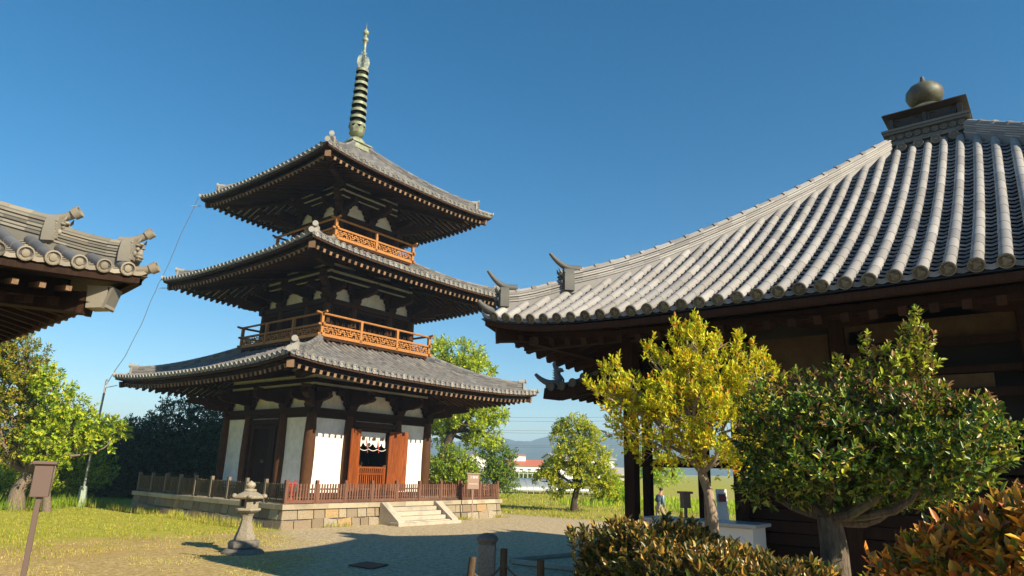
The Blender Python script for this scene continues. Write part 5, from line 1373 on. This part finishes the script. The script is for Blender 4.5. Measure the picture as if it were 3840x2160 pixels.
tree('round_tree', 'round bushy yellow-green tree with a dark forked trunk in the grass', 'tree', (12.55,-5.3,0), A(1452,1225,d),
     [(A(1452,1075,d),(.75,.75,.7)),(A(1415,1100,d),(.6,.6,.6)),(A(1478,1110,d),(.8,.8,.8)),(A(1440,1145,d),(1.2,1.2,.8)),(A(1395,1180,d),(.7,.7,.5)),(A(1498,1160,d),(1.0,1.0,.8)),(A(1515,1200,d),(.9,.9,.6)),(A(1375,1208,d),(.65,.65,.5)),(A(1440,1200,d),(1.2,1.2,.55)),(A(1412,1080,d),(.35,.35,.5)),(A(1525,1225,d),(.7,.7,.4)),(A(1400,1232,d),(.4,.4,.35))],
     2800, 10, .22, .14, .45, [(.24,.36,.018),(.44,.50,.025),(.62,.58,.03),(.08,.14,.012),(.56,.42,.03)], [3,4,2.6,1.4,.6], .19, 'bark_dark', thr=-.06, nscale=1.5, twigs=60, trunk_pts=[A(1444,1262,d)], upb=.2, spread=1.1)
for px, py, dd, lb in ((1640,1175,60,'feathery light green tree seen between the two veranda posts and the box'),(1530,1235,48,'low yellow-green bush left of the veranda corner post')):
    tree('field_bush', lb, 'shrub', G(px,py+60,dd), A(px,py+25,dd), [(A(px,py,dd),(1.9,1.9,1.4)),(A(px+35,py+15,dd),(1.6,1.6,1.1)),(A(px-25,py+20,dd),(1.3,1.3,1.0))] if dd == 60 else [(A(px,py,dd),(.9,.9,.7)),(A(px+18,py+8,dd),(.8,.8,.6))], 700, 10, .35, .2, .45, [(.22,.42,.02),(.40,.54,.03),(.50,.58,.04)], None, .1, 'bark_dark', thr=-.15, twigs=12, spread=1.1, group='bushes in the far field')
# left: big persimmon-like tree, younger trees, dark belt in the pagoda's shadow
d = 35.5
tree('old_tree', 'old tree with a pale mottled forked trunk and olive leaves at the left edge', 'tree', G(36,1285,d), A(75,1190,d),
     [(A(-30,850,d),(1.3,1.3,.7)),(A(20,862,d),(1.0,1.0,.6)),(A(62,885,d),(.9,.9,.5)),(A(5,915,d),(1.2,1.2,.6)),(A(75,932,d),(.9,.9,.45)),(A(-45,950,d),(1.4,1.4,.8)),(A(38,968,d),(1.2,1.2,.6)),(A(95,985,d),(.7,.7,.45)),(A(-10,1010,d),(1.3,1.3,.6)),(A(58,1030,d),(1.1,1.1,.5)),(A(112,1035,d),(.8,.8,.45)),(A(0,1070,d),(1.2,1.2,.5)),(A(75,1085,d),(1.1,1.1,.45)),(A(120,1085,d),(.7,.7,.4)),(A(-45,1110,d),(1.3,1.3,.6)),(A(25,1130,d),(1.0,1.0,.35))],
     3400, 9, .28, .15, .48, [(.15,.20,.015),(.30,.32,.02),(.48,.40,.03),(.05,.085,.01),(.36,.18,.03)], [3,3,2,1.8,.9], .30, 'bark', thr=-.02, nscale=1.6, twigs=90, trunk_pts=[A(45,1235,d)], upb=.1, spread=1.1)
tree('spreading_tree', 'light green large-leaved tree reaching right across the metal pole', 'tree', G(120,1275,34), A(142,1150,34),
     [(A(140,985,34),(.7,.7,.5)),(A(165,1020,34),(.8,.8,.45)),(A(195,1040,34),(.7,.7,.35)),(A(150,1055,34),(.9,.9,.4)),(A(225,1068,34),(.8,.8,.35)),(A(262,1075,34),(.7,.7,.3)),(A(290,1085,34),(.55,.55,.3)),(A(185,1088,34),(.9,.9,.35)),(A(130,1100,34),(.9,.9,.4)),(A(225,1110,34),(.6,.6,.25)),(A(120,950,34),(.5,.5,.35)),(A(280,1108,34),(.35,.35,.25)),(A(118,1140,34),(.7,.7,.3)),(A(165,1128,34),(.6,.6,.3))],
     1150, 8, .26, .17, .58, [(.22,.36,.02),(.42,.52,.03),(.56,.58,.03),(.07,.14,.015)], [3,4,2,1.6], .14, 'bark', thr=-.05, nscale=1.6, twigs=60, trunk_pts=[A(118,1235,34)], upb=-.1, spread=1.2)
leftlabels = ['leafy bush behind the old trunk at the left edge','bush with thin bare stems left of the metal pole','green bush between the old trunk and the box on its post']
for i, (px, py, dd, r_) in enumerate(((10,1205,42,2.6),(185,1190,41,1.9),(95,1200,44,2.2))):
    tree('bush', leftlabels[i], 'bush', G(px,1268,dd), A(px,1240,dd), [(A(px,py,dd),(r_,r_,1.3)),(A(px+18,py-30,dd),(r_*.7,r_*.7,.9)),(A(px-20,py+20,dd),(r_*.8,r_*.8,.9))], 1000, 10, .35, .17, .5, [(.22,.36,.015),(.36,.48,.02),(.48,.52,.025),(.07,.12,.01)], None, .1, 'bark', thr=-.15, twigs=24, spread=1.1, group='bushes along the left edge')
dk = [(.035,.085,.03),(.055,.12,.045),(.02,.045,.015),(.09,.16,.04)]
belt = [(215,1125,50,2.6,'leftmost dark tree of the shaded belt, behind the metal pole'),(275,1130,48,2.6,'dark round-topped tree just right of the metal pole'),(335,1110,47,2.6,'low dark tree in the middle of the shaded belt'),(395,1110,48,2.7,'dark tree left of the tallest one in the shaded belt'),(470,1065,47,2.8,'tallest dark tree of the shaded belt with a ragged sprouting top'),(545,1080,48,2.6,'dark tree partly hidden behind the left wall of the pagoda'),(600,1100,50,2.6,'dark tree deep behind the left wall of the pagoda')]
for i, (px, py, dd, r_, lb) in enumerate(belt):
    lob = [(A(px,py,dd),(r_*.8,r_*.8,1.2)),(A(px-14,py+45,dd),(r_,r_,1.5)),(A(px+16,py+75,dd),(r_,r_,1.5)),(A(px,py+115,dd),(r_*1.05,r_*1.05,1.4))]
    if i == 4: lob += [(A(452,1035,dd),(.8,.8,.7)),(A(505,1050,dd),(.9,.9,.8)),(A(420,1022,dd),(.35,.35,.45)),(A(484,1022,dd),(.4,.4,.4))]
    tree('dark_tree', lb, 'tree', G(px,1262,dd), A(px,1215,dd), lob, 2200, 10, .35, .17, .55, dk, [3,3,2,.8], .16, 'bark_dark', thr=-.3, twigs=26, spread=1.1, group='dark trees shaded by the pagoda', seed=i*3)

# ------------------------------------------------------------------ ground
def _gr(nt, p):
    tc = N(nt, 'ShaderNodeTexCoord'); v = tc.outputs['Object']; sp_ = N(nt, 'ShaderNodeSeparateXYZ'); nt.links.new(v, sp_.inputs[0]); X, Y = sp_.outputs[0], sp_.outputs[1]
    nA = noise(nt, v, .45, 5, .6); nB = noise(nt, v, 3.5, 6, .7); nC = noise(nt, v, 11, 9, .9); nD = noise(nt, v, 1.3, 5, .65)
    vo = N(nt, 'ShaderNodeTexVoronoi'); vo.inputs['Scale'].default_value = 42; nt.links.new(v, vo.inputs['Vector'])
    vo2 = N(nt, 'ShaderNodeTexVoronoi'); vo2.inputs['Scale'].default_value = 17; nt.links.new(v, vo2.inputs['Vector'])
    grav = ramp(nt, nC, [(.38, (.24,.165,.085)), (.5, (.46,.355,.20)), (.62, (.74,.61,.38))])
    vsep = N(nt, 'ShaderNodeSeparateColor'); nt.links.new(vo.outputs['Color'], vsep.inputs[0])
    grav = mix(nt, math_(nt,'MULTIPLY',vsep.outputs[0],.4), grav, (.60,.56,.46)); grav = mix(nt, math_(nt,'MULTIPLY',vsep.outputs[1],.3), grav, (.20,.15,.09))
    nE = noise(nt, v, 5.5, 3, .9); grav = mix(nt, ramp(nt, nE, [(.36,g3(.55)),(.5,g3(0))]), grav, (.20,.145,.075)); grav = mix(nt, ramp(nt, nE, [(.52,g3(0)),(.66,g3(.5))]), grav, (.70,.60,.40))  # dark and pale grain in the colour stands in for pebble shadows
    grav = mix(nt, ramp(nt, nB, [(.5, g3(0)), (.72, g3(.5))]), grav, (.26,.235,.095))
    dry = ramp(nt, nB, [(.3, (.34,.24,.08)), (.55, (.50,.37,.13)), (.75, (.36,.33,.06))]); dry = mix(nt, ramp(nt, nC, [(.40,g3(.7)),(.6,g3(0))]), dry, (.22,.15,.05)); dry = mix(nt, ramp(nt, nC, [(.55,g3(0)),(.7,g3(.6))]), dry, (.72,.60,.34))
    dry = mix(nt, ramp(nt, nE, [(.36,g3(.6)),(.5,g3(0))]), dry, (.22,.15,.05)); dry = mix(nt, ramp(nt, nE, [(.52,g3(0)),(.66,g3(.5))]), dry, (.70,.56,.28))  # same painted pebble shading on the dry ground
    grn = ramp(nt, nB, [(.3, (.22,.24,.03)), (.6, (.40,.37,.05)), (.8, (.28,.32,.03))])
    red = ramp(nt, nB, [(.3, (.32,.20,.08)), (.7, (.44,.33,.11))])
    # west lawn: north of y=-6.5 for x<-5, drying towards the camera
    def sstep(val, lo, hi):
        mr = N(nt, 'ShaderNodeMapRange', interpolation_type='SMOOTHSTEP'); nt.links.new(val, mr.inputs[0]); mr.inputs[1].default_value = lo; mr.inputs[2].default_value = hi; return mr.outputs[0]
    wob = math_(nt, 'MULTIPLY', math_(nt, 'SUBTRACT', nA, .5), 5.0); wob2 = math_(nt, 'MULTIPLY', math_(nt, 'SUBTRACT', nD, .5), 2.5)
    Yn = math_(nt, 'ADD', math_(nt, 'ADD', Y, wob), wob2); Xn = math_(nt, 'ADD', math_(nt, 'ADD', X, wob2), wob)
    west = sstep(math_(nt, 'SUBTRACT', math_(nt,'MULTIPLY',Y,.55), Xn), 1.6, 3.8)   # away from the courtyard, toward -X
    wgrn = math_(nt, 'MULTIPLY', sstep(Yn, -6.6, -4.2), math_(nt,'SUBTRACT',1,sstep(X, -6.2, -5.4)))
    col = mix(nt, math_(nt,'MULTIPLY',west,.85), grav, dry)
    redz = math_(nt, 'MULTIPLY', sstep(Yn,-10.2,-8.2), math_(nt,'SUBTRACT',1,sstep(Xn,-11.5,-9.0)))
    col = mix(nt, math_(nt,'MULTIPLY',redz,.75), col, red)
    col = mix(nt, wgrn, col, grn)
    east = sstep(math_(nt,'ADD', X, math_(nt,'MULTIPLY',wob2,.7)), 7.2, 9.2)
    eg = mix(nt, ramp(nt, nD, [(.4, g3(0)), (.6, g3(.6))]), grn, (.36,.29,.13))
    col = mix(nt, east, col, eg)
    north = sstep(Y, 6.5, 8.0); col = mix(nt, north, col, grn)
    nt.links.new(col, p.inputs['Base Color']); p.inputs['Roughness'].default_value = .95; p.inputs['Specular IOR Level'].default_value = .15
    hgt = math_(nt, 'ADD', math_(nt,'MULTIPLY',nC,.6), math_(nt,'ADD', math_(nt,'MULTIPLY',vo.outputs['Distance'],-.5), math_(nt,'MULTIPLY',nB,1.6))); bump(nt, p, hgt, .35, .006)
m_ = MB(); m_.add([(-2150,-2150,0),(2150,-2150,0),(2150,2150,0),(-2150,2150,0)], [(0,1,2,3)])
tag(m_.build('ground', mat('gravel_and_grass', _gr)), kind='structure')
# grass
def grass(name, n, xr, yr, hmin, hmax, cols, wts, thr=None, seed=0, wd=.012, lean=.35, mask=None, label=None):
    X = rng.uniform(*xr, n); Y = rng.uniform(*yr, n); P = np.stack([X, Y, np.zeros(n)], 1)
    if mask is not None: P = P[mask(P[:,0], P[:,1])]
    if thr is not None: P = P[vnoise(P, .8, seed) > thr]
    n = len(P); h = rng.uniform(hmin, hmax, n)*(1+.5*vnoise(P, 1.1, seed+4))
    a = rng.uniform(0, 2*math.pi, n); D = np.stack([np.cos(a)*lean*rng.uniform(.1,1,n), np.sin(a)*lean*rng.uniform(.1,1,n), np.ones(n)], 1)
    U = np.stack([np.cos(a+1.5), np.sin(a+1.5), np.zeros(n)], 1)
    P[:,2] = -.005
    o = leaves(name, P, D, U, h, wd, palette(n, cols, wts, .2), M['grass'], None, False)
    tag(o, label, None, None, 'stuff'); return o
GC = [(.29,.33,.03),(.42,.40,.05),(.19,.25,.02),(.55,.43,.15)]
off_p = lambda x, y: ~((np.abs(x) < 5.85) & (np.abs(y) < 5.85))
grass('grass', 60000, (-19,-5.85), (-10,13), .03, .10, GC, [3,3,2,1.6], -.22, 1, .014, .35, lambda x, y: (y+7.6-.12*(x+6)+rng.normal(0,1.1,len(x))*(y < -5)+1.6*np.sin(x*1.3)*(y<-6) > 0) & (rng.uniform(0,1,len(x)) < np.clip((y+11)/5,.25,1)), label='yellow-green lawn grass left of the stone platform')
grass('tall_grass', 3600, (-6.7,-5.82), (-6,9), .08, .34, GC, [3,3,1.5,2], -.05, 2, .016, .22, label='tall sunlit grass growing along the stone platform')
grass('tall_grass', 12000, (-17,-6), (6,15), .25, .65, [(.18,.29,.02),(.32,.42,.03),(.12,.19,.015)], None, -.1, 3, .022, .3, label='longer green grass below the trees at the left')
grass('dry_grass', 26000, (-17.5,-6.5), (-16,-6), .02, .065, [(.52,.42,.10),(.40,.42,.06),(.66,.54,.24)], None, .05, 5, .010, .7, lambda x, y: (x < .55*y-2+rng.normal(0,1.2,len(x))), label='sparse dry grass on the sandy foreground')
grass('weeds', 5000, (-10,6), (-16,-5.9), .02, .06, [(.16,.20,.03),(.25,.26,.06)], None, .28, 6, .010, .7, label='scattered weeds in the gravel court')
grass('weeds', 1500, (-5.9,6), (-6.15,-5.82), .05, .22, GC, None, .1, 7, .014, .4, label='weeds at the foot of the sunny platform wall')
grass('field_grass', 52000, (7.5,34), (-20,14), .05, .17, GC, [3,3,2,1.4], -.15, 8, .028, .35, label='green and straw-coloured grass of the field right of the pagoda')
grass('tall_grass', 12000, (17,34), (-16,1), .2, .55, [(.22,.38,.02),(.36,.52,.03),(.50,.54,.05)], None, 0, 9, .045, .25, label='tall green grass at the far side of the field')

tree('far_hedge', 'clipped green hedge running in front of the red-roofed building', 'hedge', G(1330,1205,120), A(1330,1196,120), [(A(1290+i*13,1199,120),(1.4,1.4,.55)) for i in range(8)], 700, 8, .3, .3, .6, [(.14,.24,.03),(.22,.30,.03)], None, .08, 'bark_dark', thr=-.4, twigs=6, spread=1.1)
